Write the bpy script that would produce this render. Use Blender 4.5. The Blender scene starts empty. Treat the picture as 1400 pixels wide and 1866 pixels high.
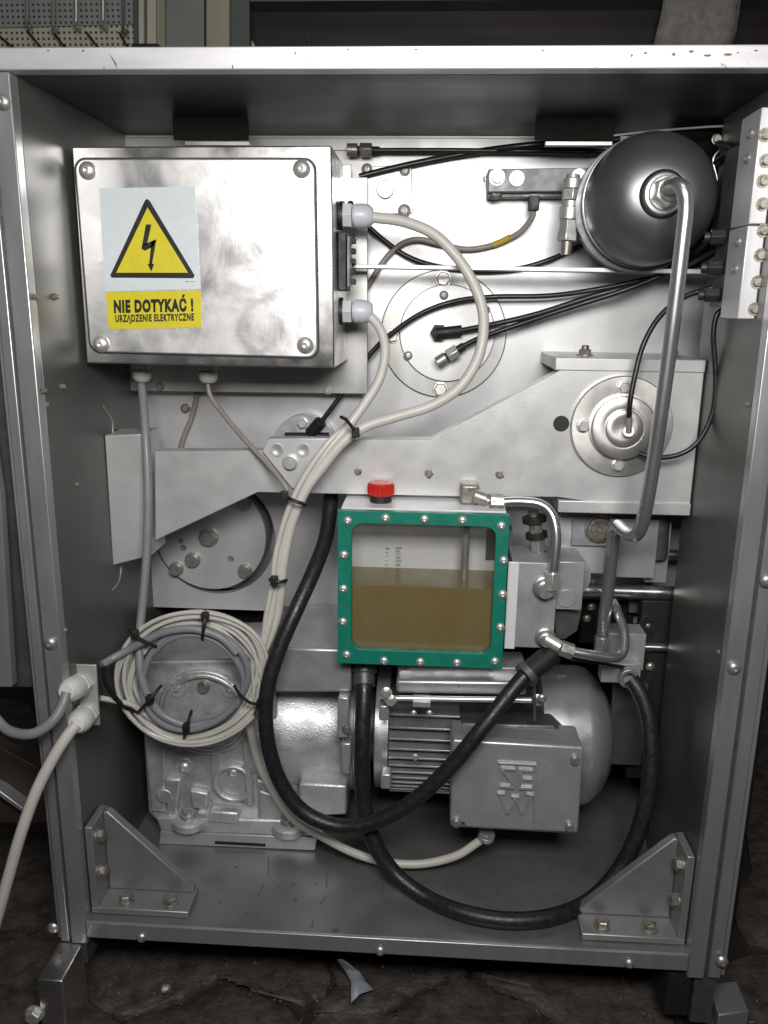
import bpy, bmesh, math, random
from mathutils import Vector, Matrix
random.seed(7)
# ------------------------------------------------------------------ camera
CAM = Vector((.3914, -.8038, .7126)); FPX = 1500.0
YAW, PIT, ROL = .0562, -.248, -.0131
RM = (Matrix.Rotation(YAW, 3, 'Z') @ Matrix.Rotation(PIT, 3, 'X') @ Matrix.Rotation(ROL, 3, 'Y'))
sc = bpy.context.scene
col = sc.collection
cd = bpy.data.cameras.new('camera'); cam = bpy.data.objects.new('camera', cd); col.objects.link(cam)
cd.sensor_fit = 'VERTICAL'; cd.sensor_height = 36; cd.lens = FPX / 1866 * 36; cd.clip_start = .02; cd.clip_end = 60
cam.matrix_world = Matrix.Translation(CAM) @ (RM @ Matrix.Rotation(math.pi / 2, 3, 'X')).to_4x4()
sc.camera = cam
# ------------------------------------------------------------------ light
w = bpy.data.worlds.new('World'); sc.world = w; w.use_nodes = True
w.node_tree.nodes['Background'].inputs[0].default_value = (.92, .96, 1, 1)
w.node_tree.nodes['Background'].inputs[1].default_value = .018
def lamp(name, loc, target, sx, sy, power, colr):
    l = bpy.data.lights.new(name, 'AREA'); l.shape = 'RECTANGLE'; l.size = sx; l.size_y = sy; l.energy = power; l.color = colr
    o = bpy.data.objects.new(name, l); col.objects.link(o); o.location = loc
    o.rotation_euler = (Vector(target) - Vector(loc)).to_track_quat('-Z', 'Y').to_euler(); return o
lamp('work_lamp', (.44, -.80, .955), (.42, .25, .70), .46, .22, 11.5, (1, .985, .965))
lamp('ceiling_lamp', (.2, -1.6, 2.6), (.4, .2,   .6), 1.2, .3, 6, (.97, .99, 1))
sc.view_settings.view_transform = 'Standard'; sc.view_settings.look = 'None'
sc.view_settings.exposure = 0; sc.view_settings.gamma = 1
sc.render.engine = 'CYCLES'
# ------------------------------------------------------------------ helpers
def ray(u, v): return RM @ Vector(((u - 700) / FPX, 1, -(v - 933) / FPX))
def P(u, v, Y): d = ray(u, v); return CAM + d * ((Y - CAM.y) / d.y)
def PX(u, v, X): d = ray(u, v); return CAM + d * ((X - CAM.x) / d.x)
def PZ(u, v, Z): d = ray(u, v); return CAM + d * ((Z - CAM.z) / d.z)
def S(Y): return (Y + .83) / FPX
def V(*a): return Vector(a)
FR = Vector((0, -1, 0)); BK = Vector((0, 1, 0)); UP = Vector((0, 0, 1)); RT = Vector((1, 0, 0))

def newbm(): return bmesh.new()
def prism(bm, pts, d):
    d = Vector(d); n = len(pts)
    a = [bm.verts.new(p) for p in pts]; b = [bm.verts.new(Vector(p) + d) for p in pts]
    bm.faces.new(a); bm.faces.new(b[::-1])
    for i in range(n): bm.faces.new((a[i], b[i], b[(i + 1) % n], a[(i + 1) % n]))
def box(bm, x0, x1, y0, y1, z0, z1):
    prism(bm, [(x0, y0, z0), (x1, y0, z0), (x1, y0, z1), (x0, y0, z1)], (0, y1 - y0, 0))
def basis(axis):
    a = Vector(axis).normalized(); t = UP if abs(a.z) < .9 else RT
    x = t.cross(a).normalized(); return a, x, a.cross(x)
def lathe(bm, p, axis, prof, n=40, rot=0.0):
    a, x, y = basis(axis); p = Vector(p); rings = []
    for t, r in prof:
        c = p + a * t
        rings.append([bm.verts.new(c + (x * math.cos(rot + 2 * math.pi * k / n) + y * math.sin(rot + 2 * math.pi * k / n)) * max(r, 1e-5)) for k in range(n)])
    for i in range(len(rings) - 1):
        for k in range(n):
            bm.faces.new((rings[i][k], rings[i][(k + 1) % n], rings[i + 1][(k + 1) % n], rings[i + 1][k]))
    bm.faces.new(rings[0][::-1]); bm.faces.new(rings[-1])
def cyl(bm, p0, p1, r, r1=None, n=24, rot=0.0):
    p0 = Vector(p0); p1 = Vector(p1); L = (p1 - p0).length
    lathe(bm, p0, p1 - p0, [(0, r), (L, r if r1 is None else r1)], n, rot)
def catmull(pts, sub=6, closed=False):
    out = []; n = len(pts)
    rng = range(n) if closed else range(n - 1)
    for i in rng:
        if closed: p0, p1, p2, p3 = pts[(i - 1) % n], pts[i], pts[(i + 1) % n], pts[(i + 2) % n]
        else: p0, p1, p2, p3 = pts[max(i - 1, 0)], pts[i], pts[i + 1], pts[min(i + 2, n - 1)]
        for k in range(sub):
            t = k / sub
            out.append(.5 * ((2 * p1) + (p2 - p0) * t + (2 * p0 - 5 * p1 + 4 * p2 - p3) * t * t + (3 * p1 - p0 - 3 * p2 + p3) * t ** 3))
    if not closed: out.append(pts[-1].copy())
    return out
def tube(bm, pts, r, n=12, sub=6, smooth=True, closed=False):
    pts = [Vector(p) for p in pts]
    pts = catmull(pts, sub, closed) if smooth else pts
    m = len(pts); rings = []; prev = None
    for i, p in enumerate(pts):
        if closed: t = pts[(i + 1) % m] - pts[i - 1]
        else: t = pts[min(i + 1, m - 1)] - pts[max(i - 1, 0)]
        if t.length < 1e-9: t = Vector((0, 0, 1))
        t.normalize()
        if prev is None:
            a, x, y = basis(t)
        else:
            x = prev - t * prev.dot(t)
            x = x.normalized() if x.length > 1e-6 else basis(t)[1]
        y = t.cross(x); prev = x
        rr = r(i / max(m - 1, 1)) if callable(r) else r
        rings.append([bm.verts.new(p + (x * math.cos(2 * math.pi * k / n) + y * math.sin(2 * math.pi * k / n)) * rr) for k in range(n)])
    for i in range(m if closed else m - 1):
        A, B = rings[i], rings[(i + 1) % m]
        for k in range(n): bm.faces.new((A[k], A[(k + 1) % n], B[(k + 1) % n], B[k]))
    if not closed: bm.faces.new(rings[0][::-1]); bm.faces.new(rings[-1])
def roundrect(q, r, n=6):
    """q: 4 corner vectors in order; r: corner radius in metres"""
    out = []
    for i in range(4):
        c, a, b = Vector(q[i]), Vector(q[i - 1]), Vector(q[(i + 1) % 4])
        da = (a - c).normalized() * r; db = (b - c).normalized() * r
        o = c + da + db
        for k in range(n + 1):
            t = k / n * math.pi / 2
            out.append(o - db * math.cos(t) - da * math.sin(t))
    return out

ORG = {}
def mk(name, bm, mat, parent=None, label=None, cat=None, group=None, kind=None, bevel=0, seg=2, smooth=True, ang=38):
    bmesh.ops.recalc_face_normals(bm, faces=bm.faces)
    if parent is not None: o0 = ORG[parent.name]
    else:
        xs = [v.co for v in bm.verts]
        o0 = Vector((sum(v.x for v in xs) / len(xs), sum(v.y for v in xs) / len(xs), min(v.z for v in xs)))
    for v in bm.verts: v.co -= o0
    me = bpy.data.meshes.new(name); bm.to_mesh(me); bm.free()
    if smooth:
        for p in me.polygons: p.use_smooth = True
        me.set_sharp_from_angle(angle=math.radians(ang))
    me.materials.append(M[mat])
    o = bpy.data.objects.new(name, me); col.objects.link(o)
    ORG[o.name] = o0
    if parent is not None: o.parent = parent
    else: o.location = o0
    if bevel:
        b = o.modifiers.new('bevel', 'BEVEL'); b.width = bevel; b.segments = seg; b.limit_method = 'ANGLE'; b.angle_limit = math.radians(35)
    tag(o, label, cat, group, kind); return o
def tag(o, label=None, cat=None, group=None, kind=None):
    if label: o['label'] = label
    if cat: o['category'] = cat
    if group: o['group'] = group
    if kind: o['kind'] = kind
def thing(name, loc, label, cat, group=None):
    o = bpy.data.objects.new(name, None); col.objects.link(o); o.empty_display_size = .02
    o.location = loc; ORG[o.name] = Vector(loc); tag(o, label, cat, group); return o

# ------------------------------------------------------------------ materials
M = {}
def mat(name, base, metal=0, rough=.5, var=.12, scale=30, stretch=(1, 1, 1), bump=.0, bscale=200, rvar=.1, spec=.5, tint=None, coat=0, dirt=None, dmask=None, smudge=None):
    m = bpy.data.materials.new(name); m.use_nodes = True; nt = m.node_tree; N = nt.nodes; L = nt.links
    b = N['Principled BSDF']; b.inputs['Metallic'].default_value = metal; b.inputs['Specular IOR Level'].default_value = spec
    b.inputs['Coat Weight'].default_value = coat
    g = N.new('ShaderNodeNewGeometry'); mp = N.new('ShaderNodeMapping'); mp.inputs['Scale'].default_value = stretch
    L.new(g.outputs['Position'], mp.inputs[0])
    n1 = N.new('ShaderNodeTexNoise'); n1.inputs['Scale'].default_value = scale; n1.inputs['Detail'].default_value = 6; n1.inputs['Roughness'].default_value = .62
    L.new(mp.outputs[0], n1.inputs['Vector'])
    r = N.new('ShaderNodeValToRGB'); r.color_ramp.elements[0].position = .28; r.color_ramp.elements[1].position = .74
    lo = [c * (1 - var) for c in base]; hi = [min(c * (1 + var), 1) for c in base]
    if tint: lo = [a * b_ for a, b_ in zip(lo, tint)]
    r.color_ramp.elements[0].color = (*lo, 1); r.color_ramp.elements[1].color = (*hi, 1)
    L.new(n1.outputs['Fac'], r.inputs[0])
    out = r.outputs[0]
    if dirt:      # (colour, scale, threshold) spots of grime
        n3 = N.new('ShaderNodeTexNoise'); n3.inputs['Scale'].default_value = dirt[1]; n3.inputs['Detail'].default_value = 8; n3.inputs['Roughness'].default_value = .7
        L.new(g.outputs['Position'], n3.inputs['Vector'])
        r3 = N.new('ShaderNodeValToRGB'); r3.color_ramp.elements[0].position = dirt[2]; r3.color_ramp.elements[1].position = min(dirt[2] + .09, 1)
        L.new(n3.outputs['Fac'], r3.inputs[0])
        fac = r3.outputs[0]
        if dmask:   # wear limited to a stretch along X
            sx = N.new('ShaderNodeSeparateXYZ'); L.new(g.outputs['Position'], sx.inputs[0])
            ml = N.new('ShaderNodeMapRange'); ml.inputs['From Min'].default_value = dmask[0]; ml.inputs['From Max'].default_value = dmask[1]; L.new(sx.outputs[0], ml.inputs['Value'])
            mm = N.new('ShaderNodeMath'); mm.operation = 'MULTIPLY'; L.new(fac, mm.inputs[0]); L.new(ml.outputs[0], mm.inputs[1]); fac = mm.outputs[0]
        mx = N.new('ShaderNodeMix'); mx.data_type = 'RGBA'; L.new(fac, mx.inputs['Factor']); L.new(out, mx.inputs['A']); mx.inputs['B'].default_value = (*dirt[0], 1)
        out = mx.outputs['Result']
    if smudge:    # broad greasy film, darker and patchy
        n5 = N.new('ShaderNodeTexNoise'); n5.inputs['Scale'].default_value = smudge[0]; n5.inputs['Detail'].default_value = 7; n5.inputs['Distortion'].default_value = .8; n5.inputs['Roughness'].default_value = .6
        L.new(g.outputs['Position'], n5.inputs['Vector'])
        r5 = N.new('ShaderNodeMapRange'); r5.inputs['From Min'].default_value = .48; r5.inputs['From Max'].default_value = .72; r5.inputs['To Max'].default_value = smudge[1]; L.new(n5.outputs['Fac'], r5.inputs['Value'])
        n6 = N.new('ShaderNodeTexNoise'); n6.inputs['Scale'].default_value = 1; n6.inputs['Detail'].default_value = 3
        m6 = N.new('ShaderNodeMapping'); m6.inputs['Scale'].default_value = (40, 40, 900); m6.inputs['Rotation'].default_value = (0, .5, 0); L.new(g.outputs['Position'], m6.inputs[0]); L.new(m6.outputs[0], n6.inputs['Vector'])
        r6 = N.new('ShaderNodeMapRange'); r6.inputs['From Min'].default_value = .68; r6.inputs['From Max'].default_value = .76; r6.inputs['To Max'].default_value = smudge[1] * .7; L.new(n6.outputs['Fac'], r6.inputs['Value'])
        ad = N.new('ShaderNodeMath'); ad.operation = 'ADD'; ad.use_clamp = True; L.new(r5.outputs[0], ad.inputs[0]); L.new(r6.outputs[0], ad.inputs[1])
        m5 = N.new('ShaderNodeMix'); m5.data_type = 'RGBA'; L.new(ad.outputs[0], m5.inputs['Factor']); L.new(out, m5.inputs['A']); m5.inputs['B'].default_value = (base[0] * .5, base[1] * .47, base[2] * .43, 1)
        out = m5.outputs['Result']
    L.new(out, b.inputs['Base Color'])
    n2 = N.new('ShaderNodeTexNoise'); n2.inputs['Scale'].default_value = scale * 1.7; n2.inputs['Detail'].default_value = 4
    L.new(mp.outputs[0], n2.inputs['Vector'])
    mr = N.new('ShaderNodeMapRange'); mr.inputs['To Min'].default_value = max(rough - rvar, .03); mr.inputs['To Max'].default_value = min(rough + rvar, 1)
    mr.inputs['From Min'].default_value = .3; mr.inputs['From Max'].default_value = .7
    L.new(n2.outputs['Fac'], mr.inputs['Value']); L.new(mr.outputs[0], b.inputs['Roughness'])
    if bump:
        n4 = N.new('ShaderNodeTexNoise'); n4.inputs['Scale'].default_value = bscale; n4.inputs['Detail'].default_value = 5
        L.new(mp.outputs[0], n4.inputs['Vector'])
        bp = N.new('ShaderNodeBump'); bp.inputs['Strength'].default_value = bump; bp.inputs['Distance'].default_value = .002
        L.new(n4.outputs['Fac'], bp.inputs['Height']); L.new(bp.outputs[0], b.inputs['Normal'])
    M[name] = m; return m
mat('panel', (.60, .60, .60), .45, .42, .03, 14, rvar=.05, bump=.02, bscale=500, dirt=((.40, .36, .31), 55, .74), smudge=(7, .32))
mat('arm', (.62, .62, .615), .5, .42, .04, 18, stretch=(1, 1, 1), rvar=.06, bump=.04, bscale=400, dirt=((.34, .28, .22), 42, .72), smudge=(8, .28))
mat('plate_mount', (.50, .50, .475), .55, .40, .06, 18, stretch=(1, 1, .3), rvar=.08, smudge=(9, .35))
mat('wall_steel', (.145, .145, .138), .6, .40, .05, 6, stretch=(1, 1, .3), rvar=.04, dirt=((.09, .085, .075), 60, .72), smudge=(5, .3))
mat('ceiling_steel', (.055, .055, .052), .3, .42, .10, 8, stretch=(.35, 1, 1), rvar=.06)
mat('base_steel', (.25, .25, .245), .65, .42, .14, 10, rvar=.10, dirt=((.07, .065, .06), 75, .66), smudge=(9, .45))
mat('frame', (.44, .44, .45), .7, .36, .1, 25, stretch=(1, 1, .2), rvar=.1, bump=.04, bscale=300, dirt=((.22, .19, .17), 34, .70))
mat('rail_top', (.60, .59, .60), .5, .42, .08, 25, stretch=(.2, 1, 1), rvar=.1, bump=.04, bscale=300, dirt=((.20, .10, .075), 85, .60), dmask=(.5, .66))
mat('stainless', (.60, .585, .575), .95, .27, .1, 14, rvar=.10, bump=.10, bscale=16)
mat('lid_steel', (.86, .845, .835), .88, .38, .06, 9, rvar=.10, bump=.42, bscale=12, dirt=((.68, .65, .64), 8, .64))
mat('turned', (.62, .60, .58), .95, .24, .08, 60, rvar=.06)
def anis(m):
    nt = m.node_tree; b = nt.nodes['Principled BSDF']; b.inputs['Anisotropic'].default_value = .5
    tn = nt.nodes.new('ShaderNodeTangent'); tn.direction_type = 'RADIAL'; tn.axis = 'Y'; nt.links.new(tn.outputs[0], b.inputs['Tangent'])
mat('turned_face', (.70, .68, .65), .85, .40, .04, 60, rvar=.03); anis(M['turned_face'])
mat('zinc', (.68, .67, .64), .75, .40, .08, 120, rvar=.06)
mat('bolt', (.42, .41, .39), .75, .40, .12, 100, rvar=.08, dirt=((.16, .12, .08), 160, .64))
mat('bolt_dull', (.33, .31, .27), .7, .42, .25, 160, rvar=.12, dirt=((.12, .09, .06), 150, .55))
mat('pipe', (.60, .61, .62), .9, .27, .02, 20, rvar=.02)
mat('cast', (.60, .61, .62), .7, .46, .14, 45, rvar=.12, bump=.30, bscale=420, dirt=((.17, .16, .15), 22, .62))
mat('gusset', (.30, .30, .305), .6, .42, .08, 30, rvar=.08, bump=.05, bscale=500, dirt=((.13, .12, .11), 40, .68))
mat('cowl', (.64, .64, .65), .75, .32, .05, 40, rvar=.05)
mat('cast_smooth', (.48, .49, .50), .6, .38, .10, 30, rvar=.1, bump=.08, bscale=500, dirt=((.22, .20, .17), 18, .66))
mat('motor_paint', (.50, .51, .515), .65, .36, .10, 40, rvar=.1, bump=.08, bscale=600, dirt=((.14, .13, .12), 30, .66))
mat('block', (.40, .40, .41), .45, .45, .07, 30, rvar=.08, smudge=(14, .4))
mat('dark_steel', (.12, .12, .12), .6, .45, .2, 40)
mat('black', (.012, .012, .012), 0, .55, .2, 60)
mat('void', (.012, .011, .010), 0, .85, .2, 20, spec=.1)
mat('rubber', (.014, .014, .016), 0, .42, .25, 90, bump=.15, bscale=260, rvar=.14, dirt=((.05, .05, .05), 70, .66))
mat('black_cable', (.012, .012, .012), 0, .38, .2, 60)
mat('white_cable', (.52, .50, .455), 0, .42, .07, 50, rvar=.06, dirt=((.36, .33, .28), 50, .70))
mat('coil_cable', (.49, .475, .43), 0, .42, .10, 50, rvar=.06)
mat('grey_cable', (.20, .21, .225), 0, .42, .08, 50)
mat('sensor_cable', (.25, .225, .20), 0, .5, .12, 60)
mat('gland', (.50, .52, .55), 0, .40, .06, 60)
mat('gland_white', (.60, .60, .57), 0, .42, .06, 60)
mat('tank', (.20, .202, .21), .8, .36, .10, 14, rvar=.06, bump=.02, bscale=400)
mat('green', (.004, .17, .115), 0, .45, .14, 50, rvar=.12, dirt=((.03, .085, .065), 45, .62))
mat('red', (.50, .022, .012), 0, .38, .12, 120)
mat('oil', (.185, .135, .045), 0, .30, .08, 9, spec=.3)
mat('tin', (.70, .70, .71), .15, .45, .05, 12)
mat('sticker', (.60, .645, .66), 0, .42, .04, 90)
mat('yellow', (.62, .53, .025), 0, .42, .05, 90)
mat('print', (.014, .013, .012), 0, .45, .1, 60)
mat('print_faint', (.33, .33, .33), 0, .5, .1, 60)
mat('tag_yellow', (.42, .33, .03), 0, .5, .1, 60)
mat('grit', (.16, .125, .095), 0, .8, .6, 300)
mat('grime', (.10, .095, .09), .1, .6, .3, 300)
mat('rail_grey', (.21, .21, .21), .15, .5, .1, 40, smudge=(20, .4))
mat('rust', (.17, .125, .09), .1, .6, .4, 300)
mat('stone', (.066, .054, .046), 0, .62, .5, 40, rvar=.16, bump=1.0, bscale=170, tint=(.6, .56, .55), dirt=((.13, .085, .055), 20, .64))
mat('grout', (.018, .012, .009), 0, .85, .4, 40, bump=.7, bscale=90)
mat('bg_grey', (.24, .25, .23), .2, .5, .08, 6)
mat('bg_green', (.10, .115, .10), .2, .5, .1, 6)
mat('bg_olive', (.33, .31, .23), .1, .55, .22, 7, stretch=(1, 1, .3))
mat('bg_cream', (.52, .50, .41), .1, .55, .08, 9)
mat('bg_dark', (.016, .011, .009), .1, .55, .35, 7, stretch=(.3, 1, 2))
mat('cloth', (.24, .225, .205), 0, .9, .3, 60, bump=.8, bscale=300)
mat('scrap', (.24, .26, .29), 0, .45, .15, 50)
mat('brown_board', (.035, .023, .017), 0, .6, .3, 14)
def peg_material(name, c):
    m = bpy.data.materials.new(name); m.use_nodes = True; nt = m.node_tree; N = nt.nodes; L = nt.links; b = N['Principled BSDF']
    g = N.new('ShaderNodeNewGeometry'); mp = N.new('ShaderNodeVectorMath'); mp.operation = 'MULTIPLY'; mp.inputs[1].default_value = (95, 0, 95)
    L.new(g.outputs['Position'], mp.inputs[0])
    f = N.new('ShaderNodeVectorMath'); f.operation = 'FRACTION'; L.new(mp.outputs[0], f.inputs[0])
    d = N.new('ShaderNodeVectorMath'); d.operation = 'DISTANCE'; L.new(f.outputs[0], d.inputs[0]); d.inputs[1].default_value = (.5, 0, .5)
    r = N.new('ShaderNodeValToRGB'); r.color_ramp.elements[0].position = .2; r.color_ramp.elements[1].position = .28
    r.color_ramp.elements[0].color = (.05, .05, .045, 1); r.color_ramp.elements[1].color = (*c, 1)
    L.new(d.outputs['Value'], r.inputs[0]); L.new(r.outputs[0], b.inputs['Base Color']); b.inputs['Roughness'].default_value = .55; M[name] = m
for nd in M['lid_steel'].node_tree.nodes:
    if nd.type == 'TEX_NOISE': nd.inputs['Distortion'].default_value = 1.4
peg_material('peg_grey', (.30, .31, .29)); peg_material('peg_cream', (.50, .48, .38))
def glass_material():
    m = bpy.data.materials.new('glass'); m.use_nodes = True; nt = m.node_tree; N = nt.nodes; L = nt.links
    N.remove(N['Principled BSDF'])
    t = N.new('ShaderNodeBsdfTransparent'); t.inputs[0].default_value = (.97, .97, .96, 1)
    gl = N.new('ShaderNodeBsdfGlossy'); gl.inputs['Roughness'].default_value = .12; gl.inputs['Color'].default_value = (.9, .9, .9, 1)
    mx = N.new('ShaderNodeMixShader'); mx.inputs[0].default_value = .055
    L.new(t.outputs[0], mx.inputs[1]); L.new(gl.outputs[0], mx.inputs[2])
    df = N.new('ShaderNodeBsdfDiffuse'); df.inputs[0].default_value = (.55, .53, .47, 1); m2 = N.new('ShaderNodeMixShader')
    g = N.new('ShaderNodeNewGeometry'); mp = N.new('ShaderNodeMapping'); mp.inputs['Scale'].default_value = (26, 1, 12); L.new(g.outputs['Position'], mp.inputs[0])
    nz = N.new('ShaderNodeTexNoise'); nz.inputs['Scale'].default_value = 1; nz.inputs['Detail'].default_value = 5; L.new(mp.outputs[0], nz.inputs['Vector'])
    mr = N.new('ShaderNodeMapRange'); mr.inputs['From Min'].default_value = .35; mr.inputs['From Max'].default_value = .8; mr.inputs['To Min'].default_value = .01; mr.inputs['To Max'].default_value = .045; L.new(nz.outputs['Fac'], mr.inputs['Value'])
    L.new(mr.outputs[0], m2.inputs[0]); L.new(mx.outputs[0], m2.inputs[1]); L.new(df.outputs[0], m2.inputs[2]); L.new(m2.outputs[0], N['Material Output'].inputs[0]); M['glass'] = m
glass_material()

# ------------------------------------------------------------------ fasteners (shared meshes, unit radius, axis +Z)
def unit(name, build):
    bm = newbm(); build(bm); bmesh.ops.recalc_face_normals(bm, faces=bm.faces)
    me = bpy.data.meshes.new(name); bm.to_mesh(me); bm.free()
    for p in me.polygons: p.use_smooth = True
    me.set_sharp_from_angle(angle=math.radians(32)); return me
def b_hex(bm):
    lathe(bm, (0, 0, 0), UP, [(0, 1), (.14, 1), (.18, .94)], 20)
    lathe(bm, (0, 0, .15), UP, [(0, .82), (.55, .82), (.66, .70)], 6, .3)
def b_cap(bm):
    lathe(bm, (0, 0, 0), UP, [(0, 1), (.15, 1), (.17, .80), (.75, .80), (.85, .72), (.85, .44)], 18)
    lathe(bm, (0, 0, .5), UP, [(0, .42), (.3, .42)], 6)
def b_dome(bm):
    lathe(bm, (0, 0, 0), UP, [(0, 1), (.12, 1), (.4, .82), (.58, .5), (.62, .3), (.5, .28), (.4, .05)], 16)
def b_nut(bm):
    lathe(bm, (0, 0, 0), UP, [(0, 1.1), (.14, 1.1)], 20)
    lathe(bm, (0, 0, .14), UP, [(0, .9), (.6, .9), (.7, .78)], 6, .2)
    lathe(bm, (0, 0, .6), UP, [(0, .5), (.65, .5), (.75, .4)], 12)
def b_stud(bm):
    lathe(bm, (0, 0, 0), UP, [(0, .62), (1.5, .62), (1.6, .5)], 12)
    lathe(bm, (0, 0, 0), UP, [(0, 1), (.8, 1), (.9, .85)], 6)
def b_hole(bm):
    lathe(bm, (0, 0, 0), UP, [(0, 1), (.12, 1), (.12, .68), (.06, .5), (.04, .05)], 16)
UNIT = {}
for k_, f_ in dict(hex=b_hex, cap=b_cap, dome=b_dome, nut=b_nut, stud=b_stud, hole=b_hole).items(): UNIT[k_] = f_
UM = {}
def boltw(parent, pos, r, kind='hex', m='bolt', d=(0, -1, 0), name=None, spin=None):
    key = (kind, m)
    if key not in UM:
        UM[key] = unit(kind + '_' + m, UNIT[kind]); UM[key].materials.append(M[m])
    nm = name or dict(hex='bolt', cap='screw', dome='screw', nut='nut', stud='stud', hole='screw_hole')[kind]
    o = bpy.data.objects.new(nm, UM[key]); col.objects.link(o); o.parent = parent
    pos = Vector(pos); o.location = pos - ORG[parent.name]; ORG[o.name] = pos
    q = Vector(d).to_track_quat('Z', 'Y').to_matrix()
    o.rotation_euler = (q @ Matrix.Rotation(random.uniform(0, 1) if spin is None else spin, 3, 'Z')).to_euler()
    o.scale = (r, r, r); return o
def bolt(parent, u, v, Y, rpx, kind='hex', m='bolt', d=(0, -1, 0), name=None):
    return boltw(parent, P(u, v, Y), rpx * S(Y), kind, m, d, name)
def poly(pts, Y): return [P(u, v, Y) for u, v in pts]
def slab(name, pts, Y, t, m, parent=None, bevel=.0008, **k):
    bm = newbm(); prism(bm, poly(pts, Y), (0, t, 0)); return mk(name, bm, m, parent, bevel=bevel, **k)
def rect_px(u0, v0, u1, v1, Y):
    a = P(u0, v0, Y); b = P(u1, v1, Y); return min(a.x, b.x), max(a.x, b.x), min(a.z, b.z), max(a.z, b.z)
def rbox(name, u0, v0, u1, v1, Y, t, m, parent=None, bevel=.0008, **k):
    x0, x1, z0, z1 = rect_px(u0, v0, u1, v1, Y); bm = newbm(); box(bm, x0, x1, Y, Y + t, z0, z1); return mk(name, bm, m, parent, bevel=bevel, **k)
def disc(name, u, v, Y, rpx, t, m, parent=None, n=56, bevel=.0006, rin=None, **k):
    bm = newbm(); c = P(u, v, Y); r = rpx * S(Y)
    if rin is None: lathe(bm, c, BK, [(0, r), (t, r)], n)
    else:
        ri = rin * S(Y); a, x, y = basis(BK); R = []
        for (tt, rr) in ((0, ri), (0, r), (t, r), (t, ri)):
            R.append([bm.verts.new(c + a * tt + (x * math.cos(2 * math.pi * i / n) + y * math.sin(2 * math.pi * i / n)) * rr) for i in range(n)])
        for j in range(4):
            for i in range(n): bm.faces.new((R[j][i], R[j][(i + 1) % n], R[(j + 1) % 4][(i + 1) % n], R[(j + 1) % 4][i]))
    return mk(name, bm, m, parent, bevel=bevel, **k)
def cable(name, pts, rpx, m, label=None, cat='cable', group=None, parent=None, n=12, sub=8, **k):
    Ym = sum(p[2] for p in pts) / len(pts)
    r = rpx * S(Ym); W3 = []
    for p in pts:
        q = P(*p)
        if 0 < q.x < W and q.y > 0 and q.z < r + .001: q = PZ(p[0], p[1], r + .001)   # rests on the base plate
        W3.append(q)
    bm = newbm(); tube(bm, W3, r, n, sub); return mk(name, bm, m, parent, label, cat, group, **k)
def text(s, q, m, parent, name='lettering', bold=0.0, off=(0, -.0002, 0)):
    """lettering fitted into quad q (TL, TR, BR, BL world points)"""
    cu = bpy.data.curves.new(name, 'FONT'); cu.body = s; cu.space_character = 1.16; cu.offset = bold; cu.resolution_u = 3
    ob = bpy.data.objects.new('tmp', cu); col.objects.link(ob); bpy.context.view_layer.update()
    me = bpy.data.meshes.new_from_object(ob.evaluated_get(bpy.context.evaluated_depsgraph_get()))
    col.objects.unlink(ob); bpy.data.objects.remove(ob)
    xs = [v.co.x for v in me.vertices]; ys = [v.co.y for v in me.vertices]
    x0, x1, y0, y1 = min(xs), max(xs), min(ys), max(ys); o0 = ORG[parent.name]
    for v in me.vertices:
        s_ = (v.co.x - x0) / (x1 - x0); t = (v.co.y - y0) / (y1 - y0)
        top = q[0].lerp(q[1], s_); bot = q[3].lerp(q[2], s_); v.co = bot.lerp(top, t) + Vector(off) - o0
    me.name = name; me.materials.clear(); me.materials.append(M[m])
    o = bpy.data.objects.new(name, me); col.objects.link(o); o.parent = parent; ORG[o.name] = o0; return o

# ================================================================== SETTING
W, H, D = .70, .913, .289
ZF = -.125
bm = newbm(); prism(bm, [(-6, -3, ZF - .006), (8, -3, ZF - .006), (8, 7, ZF - .006), (-6, 7, ZF - .006)], (0, 0, -.05))
floor = mk('floor', bm, 'grout', kind='structure')
def stone(pts, h):
    c = [PZ(u, v, ZF) for u, v in pts]; cs = catmull(c, 7, True); rr = random.Random(len(pts) * 7 + int(pts[0][0]))
    top = [p + V(rr.uniform(-1, 1) * .0025, rr.uniform(-1, 1) * .0025, h + rr.uniform(-.0012, .0012)) for p in cs]
    bm = newbm(); n = len(top); ctr = sum(top, Vector()) / n
    mid = [ctr + (p - ctr) * .93 + V(0, 0, .003 + rr.uniform(-.001, .001)) for p in top]
    inn = [ctr + (p - ctr) * .5 + V(rr.uniform(-1, 1) * .003, 0, .004 + rr.uniform(-.0015, .0015)) for p in top]
    R = [[bm.verts.new(p - V(0, 0, .02)) for p in top], [bm.verts.new(p) for p in top], [bm.verts.new(p) for p in mid], [bm.verts.new(p) for p in inn]]
    for j in range(3):
        for i in range(n): bm.faces.new((R[j][i], R[j][(i + 1) % n], R[j + 1][(i + 1) % n], R[j + 1][i]))
    bm.faces.new(R[3]); mk('paving_stone', bm, 'stone', floor, ang=60)
stone([(150, 1720), (330, 1725), (560, 1745), (600, 1790), (555, 1832), (470, 1800), (410, 1782), (330, 1820), (215, 1850), (130, 1800)], 0)
stone([(230, 1862), (340, 1832), (412, 1797), (470, 1812), (540, 1850), (560, 1910), (420, 1960), (250, 1930)], .001)
stone([(615, 1750), (800, 1752), (850, 1772), (760, 1802), (705, 1838), (620, 1852), (568, 1838), (612, 1795)], -.001)
stone([(575, 1852), (640, 1862), (715, 1848), (775, 1815), (850, 1785), (905, 1808), (985, 1850), (960, 1930), (760, 1990), (585, 1930)], .002)
stone([(865, 1768), (1050, 1775), (1215, 1790), (1235, 1850), (1180, 1900), (1060, 1890), (995, 1842), (915, 1800)], 0)
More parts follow.
